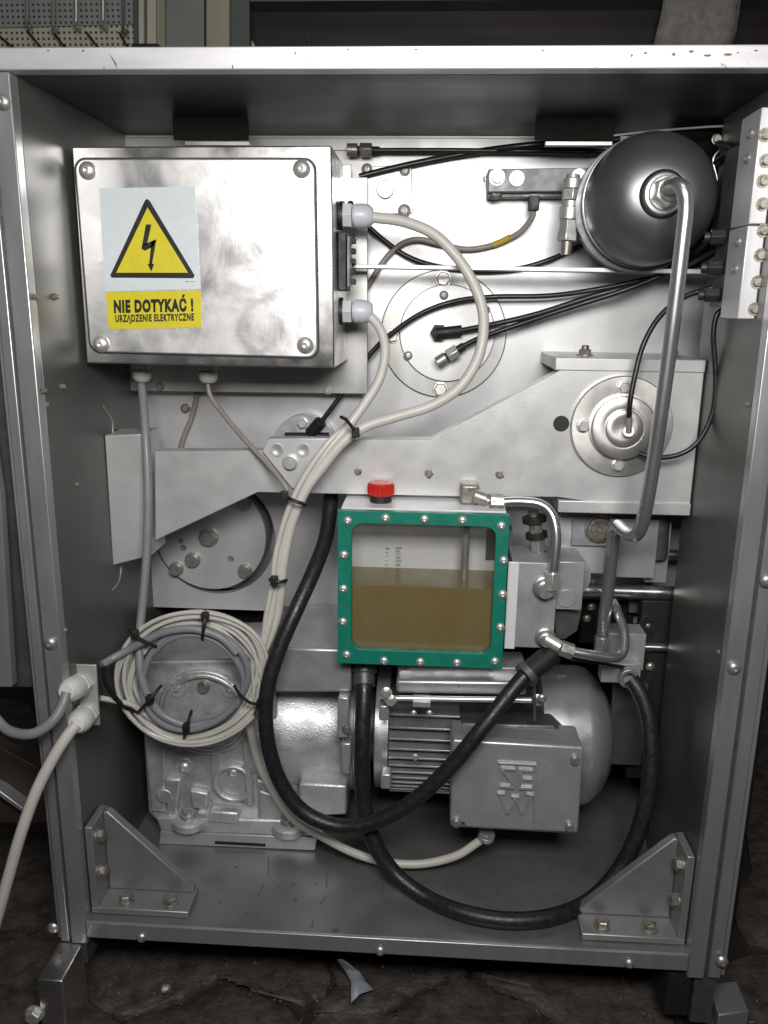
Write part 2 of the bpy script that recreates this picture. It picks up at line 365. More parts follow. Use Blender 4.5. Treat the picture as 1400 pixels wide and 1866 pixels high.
stone([(1000, 1860), (1060, 1900), (1180, 1910), (1240, 1870), (1300, 1920), (1200, 2000), (1000, 1980)], -.001)
stone([(1250, 1780), (1400, 1740), (1560, 1780), (1540, 1900), (1320, 1910), (1250, 1850)], .001)
stone([(1360, 1600), (1480, 1500), (1600, 1560), (1580, 1760), (1410, 1730), (1350, 1700)], 0)
stone([(1365, 1240), (1450, 1180), (1600, 1240), (1590, 1540), (1480, 1490), (1370, 1580)], .001)
stone([(-100, 1290), (30, 1275), (90, 1340), (85, 1440), (20, 1420), (-90, 1430)], 0)
stone([(-120, 1445), (20, 1432), (90, 1455), (110, 1600), (60, 1690), (-110, 1650)], .001)
stone([(-130, 1665), (60, 1702), (112, 1640), (140, 1720), (120, 1800), (40, 1900), (-150, 1900)], -.001)
stone([(60, 1900), (125, 1815), (210, 1860), (235, 1930), (200, 2000), (60, 1990)], .001)

# ------------------------------------------------------------------ background behind and beside the machine
YB = .95
t = thing('perforated_tool_board', P(110, 95, YB) - V(0, 0, .02), 'grey and cream perforated metal board hung with hooks behind the housing', 'tool board')
slab('upper_panel', [(-60, -60), (243, -60), (243, 44), (-60, 52)], YB, .01, 'peg_grey', t)
slab('lower_panel', [(-60, 53), (243, 45), (243, 140), (-60, 140)], YB - .012, .02, 'peg_cream', t)
for (u, v0, c) in ((50, 40, 'bg_grey'), (98, 50, 'bg_grey'), (139, 42, 'zinc'), (188, 40, 'zinc'), (225, 52, 'bg_green')):
    bm = newbm(); Yh = YB - .04
    tube(bm, [P(u, -40, Yh), P(u, v0 - 8, Yh), P(u, v0, Yh - .004), P(u - 2, v0 + 6, Yh - .012), P(u + 4, v0 + 9, Yh - .016), P(u + 7, v0 + 3, Yh - .012)], 2.3 * S(Yh), 8, 4); mk('hook', bm, c, t)
for (u0, v0, u1, v1) in ((0, 66, 26, 88), (50, 56, 78, 90), (98, 60, 122, 90), (157, 58, 182, 90), (218, 60, 236, 90)):  # thin dark diagonal strokes beside the hooks
    bm = newbm(); cyl(bm, P(u0, v0, YB - .02), P(u1, v1, YB - .05), 1.6 * S(YB), n=8); mk('dark_stroke', bm, 'black', t)
t = thing('steel_column', P(350, 95, YB) - V(0, 0, .02), 'pale grey steel column with olive edge strips behind the housing', 'column')
for (u0, u1, Y, m) in ((243, 250, YB - .02, 'bg_green'), (250, 262, YB - .01, 'bg_cream'), (262, 268, YB, 'bg_green'), (268, 284, YB - .02, 'bg_cream'), (284, 301, YB - .01, 'bg_olive'), (301, 372, YB, 'bg_grey'), (372, 376, YB + .005, 'black'), (376, 418, YB - .02, 'bg_olive'), (418, 455, YB, 'bg_green')):
    slab('strip', [(u0, -60), (u1, -60), (u1, 150), (u0, 150)], Y, .03, m, t)
slab('bracket', [(240, 79), (288, 79), (288, 92), (240, 92)], YB - .04, .02, 'black', t)
t = thing('dark_machine', P(900, 95, YB) - V(0, 0, .02), 'dark brown machine body looming above the housing top rail', 'machine')
slab('body', [(455, -60), (1500, -60), (1500, 160), (455, 160)], YB + .05, .05, 'bg_dark', t)
slab('ledge', [(455, 3), (1500, -4), (1500, -30), (455, -30)], YB - .01, .06, 'bg_green', t)
slab('panel_joint', [(533, 0), (538, 0), (565, 60), (575, 120), (568, 120), (555, 50)], YB + .047, .003, 'black', t)
slab('strut', [(452, 62), (470, 92), (455, 92)], YB + .02, .02, 'bg_cream', t)
bm = newbm(); cl = [(1212, -20, 0), (1206, 20, .006), (1197, 60, -.004), (1188, 100, .004)]; cr = [(1352, -20, .004), (1346, 25, -.004), (1340, 60, .006), (1322, 110, 0)]
G = []
for i in range(4):
    row = []
    for k in range(7):
        f = k / 6; u = cl[i][0] * (1 - f) + cr[i][0] * f; v = cl[i][1] * (1 - f) + cr[i][1] * f
        row.append(P(u, v, YB - .03 + .006 * math.sin(k * 1.9 + i) + cl[i][2]))
    G.append([bm.verts.new(p) for p in row])
for i in range(3):
    for k in range(6): bm.faces.new((G[i][k], G[i][k + 1], G[i + 1][k + 1], G[i + 1][k]))
o = mk('cloth_strap', bm, 'cloth', label='coarse grey cloth strap hanging down the dark brown machine', cat='strap', ang=80)
s_ = o.modifiers.new('t', 'SOLIDIFY'); s_.thickness = .004
# open door and neighbour machine left of the housing
t = thing('open_door', (-.10, -.01, .25), 'grey steel door swung open against the left side of the housing', 'door')
slab('door_skin', [(-40, 120), (-2, 240), (20, 640), (42, 1000), (60, 1252), (-40, 1252)], .02, .012, 'dark_steel', t)
slab('door_edge', [(-40, 640), (0, 900), (22, 1252), (-40, 1252)], -.012, .012, 'frame', t)
bm = newbm(); x = P(30, 1400, .05).x
t = thing('floor_channel', PZ(10, 1480, ZF), 'narrow bright metal channel lying on brown board beside the housing', 'channel')
slab('board', [(-60, 1330), (70, 1400), (95, 1500), (-60, 1500)], .12, .02, 'brown_board', t)
slab('channel', [(-60, 1412), (0, 1442), (46, 1476), (46, 1484), (0, 1452), (-60, 1424)], .10, .02, 'frame', t)

# ================================================================== HOUSING
cab = thing('machine_housing', (W / 2, .2, ZF), 'open stainless steel machine housing with aluminium front frame standing on stone floor', 'machine housing')
def part(name, b, m, bevel=.0006, **k):
    bm = newbm(); box(bm, *b); return mk(name, bm, m, cab, bevel=bevel, **k)
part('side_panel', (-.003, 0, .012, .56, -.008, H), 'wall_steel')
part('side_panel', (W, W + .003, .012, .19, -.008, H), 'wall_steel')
part('outer_skin', (.765, .768, .05, .56, -.008, H), 'void')
part('rear_panel', (-.02, .768, .56, .565, -.02, H + .02), 'void')
bm = newbm(); prism(bm, [(-.003, .001, 0), (W + .001, .001, 0), (W + .001, .192, 0), (.764, .192, 0), (.764, .558, 0), (-.003, .558, 0)], (0, 0, -.010)); mk('base_plate', bm, 'base_steel', cab, bevel=.0006)
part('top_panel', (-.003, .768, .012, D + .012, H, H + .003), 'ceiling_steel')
for (u0, u1, Yd) in ((316, 453, .185), (975, 1118, .185)):
    a = P(u0, 255, Yd); b = P(u1, 255, Yd)
    part('ceiling_tab', (a.x, b.x, Yd, Yd + .003, a.z, H - .0003), 'void')
    part('tab_lip', (a.x + .012, b.x, Yd + .0035, Yd + .012, a.z - .005, a.z - .0005), 'plate_mount')
# back panel with a round opening
zb = P(400, 1110, D).z; dc = P(392, 977, D); dr = 114 * S(D)
bm = newbm(); n = 72; x0, x1, z0, z1 = -.002, .762, zb, H - .0005
circ, rect = [], []
for i in range(n):
    a = 2 * math.pi * i / n; c, s = math.cos(a), math.sin(a)
    circ.append(dc + V(c * dr, 0, s * dr))
    k = min(((x1 - dc.x) / c if c > 1e-9 else 1e9), ((x0 - dc.x) / c if c < -1e-9 else 1e9), ((z1 - dc.z) / s if s > 1e-9 else 1e9), ((z0 - dc.z) / s if s < -1e-9 else 1e9))
    rect.append(dc + V(c * k, 0, s * k))
for (cx, cz) in ((x0, z0), (x1, z0), (x0, z1), (x1, z1)):
    j = min(range(n), key=lambda i: (rect[i].x - cx) ** 2 + (rect[i].z - cz) ** 2); rect[j] = V(cx, D, cz)
f0 = [[bm.verts.new(p) for p in circ], [bm.verts.new(p) for p in rect]]
f1 = [[bm.verts.new(p + V(0, .012, 0)) for p in circ], [bm.verts.new(p + V(0, .012, 0)) for p in rect]]
for i in range(n):
    j = (i + 1) % n
    bm.faces.new((f0[0][i], f0[0][j], f0[1][j], f0[1][i])); bm.faces.new((f1[0][i], f1[1][i], f1[1][j], f1[0][j]))
    bm.faces.new((f0[0][i], f1[0][i], f1[0][j], f0[0][j])); bm.faces.new((f0[1][i], f0[1][j], f1[1][j], f1[1][i]))
mk('back_panel', bm, 'panel', cab)
rbox('back_panel_flange', 224, 250, 1140, 276, D - .0025, .002, 'plate_mount', cab)
rbox('joint_line', 640, 276, 1140, 279, D - .0008, .0006, 'black', cab, bevel=0)
# recess ring behind opening
bm = newbm(); lathe(bm, dc + V(0, .046, 0), BK, [(0, dr * 1.1), (.01, dr * 1.1)], 40); mk('recess_back', bm, 'cast_smooth', cab)
# frame
zt = P(700, 87, 0).z
bm = newbm(); box(bm, -.028, .80, -.006, .012, H, zt); mk('top_rail', bm, 'rail_top', cab, bevel=.001)
part('bottom_rail', (0.0005, W - .0005, -.004, .0005, -.020, .001), 'frame', .001)
for (a, b, c, d, e) in ((-.019, 0, -.023, -.019, -.033), (W, W + .019, W + .019, W + .024, W + .038)):
    part('corner_post', (a, b, -.003, .012, -.030, H - .0005), 'frame', .0012)
    part('post_groove', (min(c, d), max(c, d), .003, .012, -.030, H - .0005), 'dark_steel')
    x0, x1 = (e, c) if e < 0 else (d, e)
    part('post_flange', (x0, x1, -.001, .03, -.030, H - .0005), 'frame', .001)
    x0, x1 = (e - .006, e - .001) if e < 0 else (e + .001, e + .007)
    part('post_return', (x0, x1, .004, .05, -.030, H - .0005), 'frame', .001)
for (u, v) in ((92, 1172), (97, 1691), (6, 186), (1338, 1217), (1316, 1752), (1398, 1058)): bolt(cab, u, v, -.004, 13, 'dome', 'bolt')
for (u, v) in ((258, 1709), (693, 1733), (1147, 1756)): bolt(cab, u, v, -.005, 11, 'dome', 'bolt')
for (u, v) in ((68, 541), (107, 541), (84, 712), (119, 705)):
    p = PX(u - 8, v, 0); boltw(cab, p, .0034, 'stud', 'bolt_dull', (1, 0, 0))
for (u, v, X, d) in ((86, 738, 0, 1), (120, 1148, 0, 1), (1310, 1188, W, -1), (1364, 737, W, -1), (140, 883, 0, 1)):
    boltw(cab, PX(u, v, X), .003, 'dome', 'bolt_dull', (d, 0, 0))
# slot cover lines on the left wall round the swing arm end
for vv in ((740, 792), (1030, 1075)):
    bm = newbm(); a = PX(188, vv[0], 0); b = PX(204, (vv[0] + vv[1]) / 2, 0); c = PX(206 if vv[0] < 900 else 208, vv[1], 0)
    if vv[0] > 900: a, c = PX(222, vv[0], 0), PX(205, vv[1], 0); b = PX(217, 1058, 0)
    tube(bm, [a, b, c], .0011, 6); mk('slot_edge', bm, 'zinc', cab)
# scuffs on the base plate and nicks along the top rail
rs_ = random.Random(9)
def scuff(path, wpx, z):
    bm = newbm(); a = [PZ(u - wpx * rs_.uniform(.3, .6), v, z) for u, v in path]; b = [PZ(u + wpx * rs_.uniform(.3, .6), v, z) for u, v in path]
    prism(bm, a + b[::-1], (0, 0, .00012)); mk('scuff', bm, 'grime', cab)
for p_ in ([(489, 1562), (490, 1578), (488, 1594)], [(480, 1610), (476, 1624), (471, 1634)], [(595, 1588), (596, 1605), (595, 1620)], [(594, 1634), (588, 1642), (583, 1647)], [(571, 1676), (568, 1690)], [(800, 1590), (806, 1600)], [(700, 1600), (697, 1620), (701, 1628)], [(402, 1642), (403, 1649)], [(940, 1640), (944, 1646)], [(1010, 1642), (1012, 1648)]): scuff(p_, 2.6, .0001)
for (u, v, r_) in ((534, 1611, 2.6), (575, 1610, 3), (451, 1664, 3), (538, 1639, 4), (643, 1623, 2.5), (610, 1696, 8), (612, 1687, 2.5), (430, 1580, 3), (760, 1660, 3), (508, 1616, 2.2), (860, 1560, 3), (946, 1618, 3)):
    scuff([(u, v - r_ * .5), (u + r_ * .3, v), (u, v + r_ * .5)], r_ * 1.8, .0001)
for (u, v, a_, b_) in ((538, 97, 3, 9), (559, 110, 2, 22), (424, 122, 3, 10), (635, 90, 5, 4), (758, 90, 7, 4), (545, 126, 2, 4), (190, 124, 3, 4), (206, 108, 3, 30), (88, 92, 6, 3), (152, 92, 5, 4), (243, 127, 6, 4), (990, 92, 8, 4), (1086, 124, 6, 5), (1152, 101, 6, 6), (1176, 97, 10, 5), (1228, 99, 9, 7), (1260, 94, 12, 5), (1290, 101, 14, 5), (1326, 99, 16, 6), (1345, 96, 5, 4), (1378, 92, 8, 4), (870, 126, 5, 4)):
    bm = newbm(); k_ = [P(u + a_ * rs_.uniform(.3, .6) * math.cos(t_ * .9) + (b_ * .25 * math.sin(t_ * .9) if b_ > 15 else 0), v + b_ * rs_.uniform(.3, .6) * math.sin(t_ * .9), -.0062) for t_ in range(7)]
    prism(bm, k_, (0, .00015, 0)); mk('nick', bm, 'rust' if u > 1100 else 'grime', cab)
# feet
def foot(x0, x1, y0, y1, zt_, u, v):
    bm = newbm(); box(bm, x0, x1, y0, y1, ZF + .0, zt_); f = mk('foot', bm, 'stainless', cab, bevel=.0025, seg=3); return f
foot(-.036, -.006, -.058, .0, -.031, 0, 0)
boltw(cab, P(64, 1846, -.058), .011, 'hex', 'zinc', (0, -1, 0))
bm = newbm(); prism(bm, [PZ(u, v, -.098) for u, v in ((1290, 1792), (1343, 1786), (1366, 1842), (1310, 1850))], (0, 0, ZF + .098)); mk('foot', bm, 'gusset', cab, bevel=.002)
part('foot_stem', (W + .012, W + .036, .004, .02, -.098, -.03), 'dark_steel')
bm = newbm(); box(bm, -.03, -.003, .0, .40, -.060, -.031); mk('skid', bm, 'dark_steel', cab)
bm = newbm(); box(bm, W - .02, W + .006, .0, .40, -.085, -.031); mk('skid', bm, 'black', cab)

# ------------------------------------------------------------------ corner gussets
def gusset(side, label):
    x = 0.001 if side < 0 else W - .001
    t = thing('corner_gusset', (x, .03, 0), label, 'bracket', 'gussets bolting the housing corners')
    sx = 1 if side < 0 else -1
    L, Hh, y0, y1, th = .118, .118, .012, .058, .009
    def bx(name, a, b, c, d, e, f):
        bm = newbm(); box(bm, min(a, b), max(a, b), c, d, e, f); return mk(name, bm, 'gusset', t, bevel=.0015)
    bx('base_flange', x, x + sx * L, y0, y1, .0003, th)
    bx('wall_flange', x, x + sx * th, y0, y1, th + .0003, Hh)
    bm = newbm(); ya, yb = y1 - .013, y1 - .001
    prism(bm, [(x + sx * (th + .0003), ya, th + .0003), (x + sx * L * .98, ya, th + .0003), (x + sx * L * .98, ya, th + .006), (x + sx * (th + .006), ya, Hh * .99), (x + sx * (th + .0003), ya, Hh * .99)], (0, yb - ya, 0))
    mk('web', bm, 'gusset', t, bevel=.0015)
    for k in (.038, .092): boltw(t, (x + sx * k, y0 + .015, th + .0005), .0098, 'hex', 'bolt_dull', (0, 0, 1))
    for k in (.040, .088): boltw(t, (x + sx * th, y0 + .015, th + k), .0098, 'hex', 'bolt_dull', (sx, 0, 0))
gusset(-1, 'grey triangular corner gusset bolted beside the gear unit foot')
gusset(1, 'grey triangular corner gusset partly behind the thick black hose')

# ================================================================== ELECTRICAL BOX
YBX = .110; YPL = .252
eb = thing('electrical_enclosure', P(385, 668, .18), 'stainless steel electrical enclosure with yellow warning sticker on its lid', 'electrical box')
q = [P(127, 267, YBX), P(604, 265, YBX), P(610, 671, YBX), P(158, 662, YBX)]
xl = (q[0].x + q[3].x) / 2 + .0035; xr = (q[1].x + q[2].x) / 2; ztp = (q[0].z + q[1].z) / 2; zbt = (q[2].z + q[3].z) / 2
bm = newbm(); prism(bm, [q[0] + V(.002, 0, 0), q[1], q[2], q[3]], (0, YPL - .001 - YBX, 0)); mk('body', bm, 'stainless', eb, bevel=.0016, seg=3)
slab('mounting_plate', [(222, 300), (640, 300), (640, 323), (670, 323), (670, 718), (220, 712)], YPL, .004, 'plate_mount', eb)
lq = [P(138, 290, YBX), P(574, 290, YBX), P(580, 652, YBX), P(167, 641, YBX)]
bm = newbm(); prism(bm, roundrect([c + V(0, -.0042, 0) for c in lq], .012), (0, .0038, 0)); lid = mk('lid', bm, 'lid_steel', eb, bevel=.0017, seg=3)
cen = sum(lq, Vector()) / 4
bm = newbm(); prism(bm, roundrect([cen + (c - cen) * 1.014 + V(0, -.0012, 0) for c in lq], .0125), (0, .001, 0)); mk('lid_gasket', bm, 'black', eb)
YL = YBX - .0042
for (u, v) in ((160, 311), (550, 308), (185, 627), (557, 629)): bolt(lid, u, v, YL, 15, 'dome', 'zinc')
st = slab('warning_sticker', [(181, 343), (356, 340), (366, 527), (192, 531)], YL - .0004, .0003, 'sticker', eb, bevel=0)
slab('triangle_border', [(268, 362), (273, 366), (355, 502), (352, 507), (204, 506), (201, 502), (264, 366)], YL - .0007, .0002, 'print', st, bevel=0)
slab('triangle', [(269, 378), (343, 497), (212, 497)], YL - .0010, .0002, 'yellow', st, bevel=0)
for pts in ([(266, 409), (276, 409), (268, 446), (262, 448), (258, 453)], [(258, 453), (261, 446), (284, 436), (284, 440), (278, 450), (264, 457)], [(276, 440), (285, 437), (277, 482), (272, 482)], [(269, 481), (281, 481), (276, 495)]):
    slab('lightning_bolt', pts, YL - .0013, .0002, 'print', st, bevel=0)
for (u0, u1) in ((338, 345), (346, 350), (351, 355)): slab('small_print', [(u0, 512), (u1, 512), (u1, 514), (u0, 514)], YL - .0006, .0002, 'print_faint', st, bevel=0)
yl = slab('caution_strip', [(193, 532), (366, 529), (368, 597), (198, 600)], YL - .0005, .0003, 'yellow', eb, bevel=0)
text('NIE DOTYKA\u0106 !', poly([(207, 539), (352, 536), (353, 568), (208, 571)], YL - .0006), 'print', yl, bold=.062)
text('URZ\u0104DZENIE ELEKTRYCZNE', poly([(210, 573), (354, 570), (354, 588), (211, 591)], YL - .0006), 'print', yl, 'small_lettering', bold=.045)
# glands on right side
def gland(parent, p, d, r, m, L=.030, name='cable_gland', nutm=None):
    d = Vector(d).normalized(); p = Vector(p)
    bm = newbm(); lathe(bm, p, d, [(0, r * 1.05), (L * .30, r * 1.05)], 6); lathe(bm, p + d * (L * .32), d, [(0, r * .8), (L * .06, r * .8)], 20)
    lathe(bm, p + d * (L * .38), d, [(0, r), (L * .34, r), (L * .5, r * .86), (L * .62, r * .62)], 18)
    g = mk(name, bm, m, parent, bevel=.0006)
    if nutm:
        bm = newbm(); lathe(bm, p - d * .004, d, [(0, r * 1.15), (.0038, r * 1.15)], 20); mk('seal_ring', bm, nutm, g)
    return g
for (u, v) in ((616, 393), (616, 567)):
    p = P(u, v, .175); gland(eb, V(xr + .004, p.y, p.z), (1, 0, 0), .0135, 'gland', .034, nutm='black')
for (u, v) in ((258, 668), (379, 668)):
    p = P(u, v, .185); gland(eb, V(p.x, p.y, zbt - .004), (0, 0, -1), .0115, 'gland_white', .022, nutm='black')
bm = newbm(); pz0 = P(620, 530, .17).z; pz1 = P(620, 425, .17).z; box(bm, xr + .0006, xr + .010, .15, .20, pz0, pz1); con = mk('connector_block', bm, 'black', eb, bevel=.001)
bm = newbm(); box(bm, xr + .0105, xr + .014, .152, .172, pz0 + .004, pz1 - .004); mk('connector_label', bm, 'dark_steel', con, bevel=.0006)
for k in range(5):
    bm = newbm(); zz = pz0 + (pz1 - pz0) * (.12 + .18 * k); box(bm, xr + .0105, xr + .017, .178, .196, zz, zz + .006); mk('terminal', bm, 'black', con, bevel=.0008)
bolt(eb, 639, 372, YPL, 6, 'dome', 'black'); bolt(eb, 598, 711, YPL, 8, 'dome', 'gland_white'); bolt(eb, 292, 704, YPL, 8, 'cap', 'bolt_dull')

# ================================================================== FITTINGS ON THE BACK PANEL
t = thing('bearing_cover', P(808, 720, D), 'large round aluminium bearing cover with black plug bolted to the back panel', 'cover')
disc('joint', 808, 610, D - .0025, 109, .0023, 'black', t, bevel=0); disc('flange', 808, 610, D - .006, 108, .0058, 'plate_mount', t)
disc('joint', 815, 608, D - .0068, 82.9, .0006, 'dark_steel', t, bevel=0); disc('cover_plate', 815, 608, D - .012, 82, .0058, 'arm', t)
for (u, v, r, y) in ((808, 508, 15, D - .0062), (803, 709, 14, D - .0062), (903, 603, 13, D - .0062), (715, 612, 13, D - .0062)): bolt(t, u, v, y, r, 'hex', 'zinc')
for (u, v) in ((809, 538), (744, 648), (885, 565)): bolt(t, u, v, D - .0122, 8, 'dome', 'zinc')
el = newbm(); a = P(800, 606, D - .0125); cyl(el, a, a + FR * .012, 15 * S(D), n=6); cyl(el, a + FR * .012, a + FR * .02, 9 * S(D))
b = P(842, 602, D - .03); cyl(el, a + FR * .018 + V(-.004, 0, 0), b, 9 * S(D), n=14); mk('elbow_plug', el, 'black', t, bevel=.0006)
t = thing('mounting_pad', P(702, 392, D), 'small rectangular aluminium pad with socket screw beside the enclosure plate', 'pad')
slab('pad', [(664, 304), (750, 300), (752, 388), (664, 392)], D - .006, .0058, 'panel', t)
bolt(t, 703, 347, D - .0062, 18, 'cap', 'zinc')
for (u, v, r) in ((669, 308, 9), (738, 311, 9), (737, 384, 11)): bolt(t, u, v, D - .0062, r, 'dome', 'zinc')
# sensor rail
t = thing('sensor_rail', P(960, 355, D - .03), 'grey slotted sensor rail with socket screws left of the dark tank', 'sensor')
slab('rail', [(890, 308), (1090, 305), (1090, 348), (890, 350)], D - .045, .0445, 'rail_grey', t, bevel=.001)
slab('lower_lip', [(888, 351), (1085, 349), (1085, 358), (888, 360)], D - .030, .02, 'dark_steel', t)
bolt(t, 906, 323, D - .0452, 13, 'cap', 'zinc'); bolt(t, 942, 325, D - .0452, 12, 'hole', 'zinc'); bolt(t, 1056, 321, D - .0452, 12, 'cap', 'zinc'); bolt(t, 904, 352, D - .034, 11, 'dome', 'bolt_dull')
bm = newbm(); x0, x1, z0, z1 = rect_px(963, 358, 981, 385, D - .03); box(bm, x0, x1, D - .04, D - .028, z0, z1); mk('sensor_plug', bm, 'black', t, bevel=.001)
bolt(t, 884, 327, D - .03, 5, 'dome', 'zinc', (-1, 0, 0))
# ------------------------------------------------------------------ tank
YT = .165
tk = thing('pressure_tank', P(1188, 490, YT), 'dark grey round pressure tank with bright screw fitting under the ceiling', 'tank')
ct = P(1182, 366, YT); R_ = 104 * S(YT)
prof = [(-.0635, .0001), (-.0635, .016)]
for k in range(1, 17):
    a = k / 16 * math.pi / 2; prof.append((-.0645 * math.cos(a) ** .9 if k < 16 else 0, .016 + (R_ - .016) * math.sin(a)))
prof += [(.012, R_), (.03, R_ * .985), (.06, R_ * .88), (.08, R_ * .65), (.095, R_ * .2)]
bm = newbm(); lathe(bm, ct, BK, prof, 64); shell = mk('shell', bm, 'tank', tk, ang=60)
bm = newbm(); lathe(bm, ct + BK * .004, BK, [(0, R_ * 1.0), (.0005, R_ * 1.022), (.010, R_ * 1.022), (.0105, R_ * 1.0)], 64); mk('weld_band', bm, 'tank', tk)
bm = newbm(); lathe(bm, ct + BK * .018 + V(-.004, 0, -.003), BK, [(0, R_ * 1.0), (.0005, R_ * 1.035), (.016, R_ * 1.035), (.0165, R_ * 1.0)], 64); mk('clamp_band', bm, 'dark_steel', tk)
fa = P(1208, 354, .102); ax = (P(1216, 346, .05) - fa).normalized(); ax = (FR + V(.05, 0, .02)).normalized()
bm = newbm(); lathe(bm, fa - ax * .012, ax, [(0, 39 * S(.09)), (.014, 39 * S(.09)), (.016, 35 * S(.09))], 40); mk('socket_ring', bm, 'black', tk)
bm = newbm(); lathe(bm, fa, ax, [(0, 33 * S(.08)), (.006, 33 * S(.08)), (.007, 27 * S(.08)), (.010, 27 * S(.08))], 40)
lathe(bm, fa + ax * .010, ax, [(0, 26 * S(.08)), (.012, 26 * S(.08)), (.014, 22 * S(.08))], 6, .4)
lathe(bm, fa + ax * .024, ax, [(0, 19 * S(.08)), (.010, 18 * S(.08)), (.014, 12 * S(.08))], 30); mk('screw_fitting', bm, 'zinc', tk, bevel=.0006)
# wire bracket and clamps round the tank
t = thing('tank_bracket', P(1240, 262, .22), 'thin bent steel strip bracket above the dark tank', 'bracket')
bm = newbm(); tube(bm, [P(1080, 252, .20), P(1160, 242, .19), P(1250, 234, .19), P(1312, 230, .19), P(1319, 233, .19), P(1321, 258, .19)], 1.8 * S(.19), 8, 3); mk('strip', bm, 'plate_mount', t)
bolt(t, 1306, 254, .192, 8, 'cap', 'bolt_dull')
bm = newbm(); tube(bm, [P(1318, 268, .19), P(1300, 290, .19), P(1308, 330, .19), P(1309, 380, .19), P(1298, 420, .19), P(1276, 447, .19)], 1.6 * S(.19), 8, 4); mk('clip_wire', bm, 'zinc', t)
slab('shadow_plate', [(1225, 236), (1345, 236), (1338, 478), (1225, 478)], .262, .004, 'void', t)  # added black sheet, stands in for the shade behind tank and manifold
t = thing('clamp_fitting', P(1042, 440, .2), 'vertical bright metal hose fitting clamped left of the dark tank', 'fitting')
bm = newbm(); c = P(1045, 318, .2); s = S(.2)
def zlathe(bm, prof, n=20, rot=0): lathe(bm, c, V(-.03, 0, -1), [(a * s, b * s) for a, b in prof], n, rot)
zlathe(bm, [(0, 11), (6, 12), (7, 16), (22, 16)]); mk('upper_sleeve', bm, 'zinc', t, bevel=.0005)
bm = newbm(); zlathe(bm, [(23, 17), (40, 17)], 6); mk('hex_nut', bm, 'zinc', t, bevel=.0005)
bm = newbm(); zlathe(bm, [(41, 14), (50, 14), (51, 17), (70, 17)], 20); zlathe(bm, [(71, 16), (88, 16), (92, 18), (104, 18)], 6, .3); mk('lower_sleeve', bm, 'zinc', t, bevel=.0005)
bm = newbm(); zlathe(bm, [(105, 10), (126, 9)], 14); mk('threaded_tip', bm, 'bolt_dull', t)
bm = newbm(); cyl(bm, P(1045, 367, .2), P(1080, 366, .2), 6 * s); mk('side_pin', bm, 'zinc', t)
# flat support strip
x0 = P(622, 484, .2); x1 = P(1335, 497, .2)
bm = newbm(); prism(bm, [P(622, 481, .2), P(1338, 491, .2), P(1338, 500, .2), P(622, 488, .2)], (0, .03, 0)); mk('support_strip', bm, 'panel', label='long thin light metal strip running below the tank across the back', cat='strip', bevel=.0006)
# ------------------------------------------------------------------ manifold on the right
YM = .03
mf = thing('valve_manifold', P(1385, 585, YM), 'pale aluminium valve manifold with rows of screws on the right wall', 'manifold')
for (pts, scr) in (([(1388, 195), (1470, 192), (1450, 408), (1365, 409)], [(1394, 246), (1396, 293), (1391, 330), (1390, 372)]), ([(1364, 411), (1450, 410), (1428, 582), (1343, 582)], [(1391, 412), (1386, 465), (1380, 514), (1375, 563)])):
    q = [P(u, v, YM) for u, v in pts]; xa = (q[0].x + q[3].x) / 2; za = q[0].z; zb_ = q[3].z
    bm = newbm(); box(bm, xa, W - .0005, YM, YM + .05, zb_ + .0004, za); b_ = mk('block', bm, 'panel', mf, bevel=.001)
    for (u, v) in scr: bolt(b_, u, v + (8 if v == 412 else 0), YM, 11, 'hole', 'bolt_dull'); bolt(b_, u, v + (8 if v == 412 else 0), YM + .0006, 9, 'cap', 'bolt_dull')
for (u, v) in ((1384, 243), (1377, 288), (1362, 440), (1352, 490)):
    p = P(u, v, YM + .02); boltw(mf, V(xa, p.y, p.z), .0045, 'dome', 'bolt', (-1, 0, 0))
bm = newbm(); box(bm, xa + .004, W - .0005, YM + .0505, YM + .10, P(1343, 560, YM).z, P(1380, 240, YM).z); mk('rear_body', bm, 'dark_steel', mf, bevel=.001)
for k, (u, v) in enumerate(((1340, 432), (1328, 488), (1325, 538))):
    p = P(u, v, .10); bm = newbm(); cyl(bm, V(xa + .004, p.y, p.z), V(xa - .010, p.y + .004, p.z), .008, n=6); cyl(bm, V(xa - .010, p.y + .004, p.z), V(xa - .016, p.y + .006, p.z), .0055); mk('hose_port', bm, 'black', mf, bevel=.0006)

# ================================================================== SWING ARM
YA = .158; TA = .022
arm = thing('swing_arm', P(780, 905, YA), 'broad pale aluminium swing arm plate spanning the housing with slanted edges', 'machine arm')
slab('arm_plate', [(282, 822), (488, 821), (487, 800), (785, 801), (1022, 674), (1284, 674), (1256, 938), (1017, 906), (840, 905), (470, 897), (283, 985)], YA, TA, 'arm', arm, bevel=.0009)
bm = newbm(); pa = P(1030, 652, YA - .002); pb = P(1284, 652, YA - .002); pc = P(1030, 675, YA - .002)
box(bm, P(1012, 660, YA).x, W - .0015, YA - .002, D - .0005, pc.z, pa.z); mk('top_bar', bm, 'arm', arm, bevel=.001)
x0, x1, z0, z1 = rect_px(1018, 912, 1254, 940, YA - .003); bm = newbm(); box(bm, x0, W - .0015, YA - .003, YA + .09, z0, z1); mk('bottom_bar', bm, 'arm', arm, bevel=.001)
for u in (1066, 1225):
    p = P(u, 645, YA + .05); boltw(arm, V(p.x, p.y, pa.z), .009, 'nut', 'bolt_dull', (0, 0, 1))
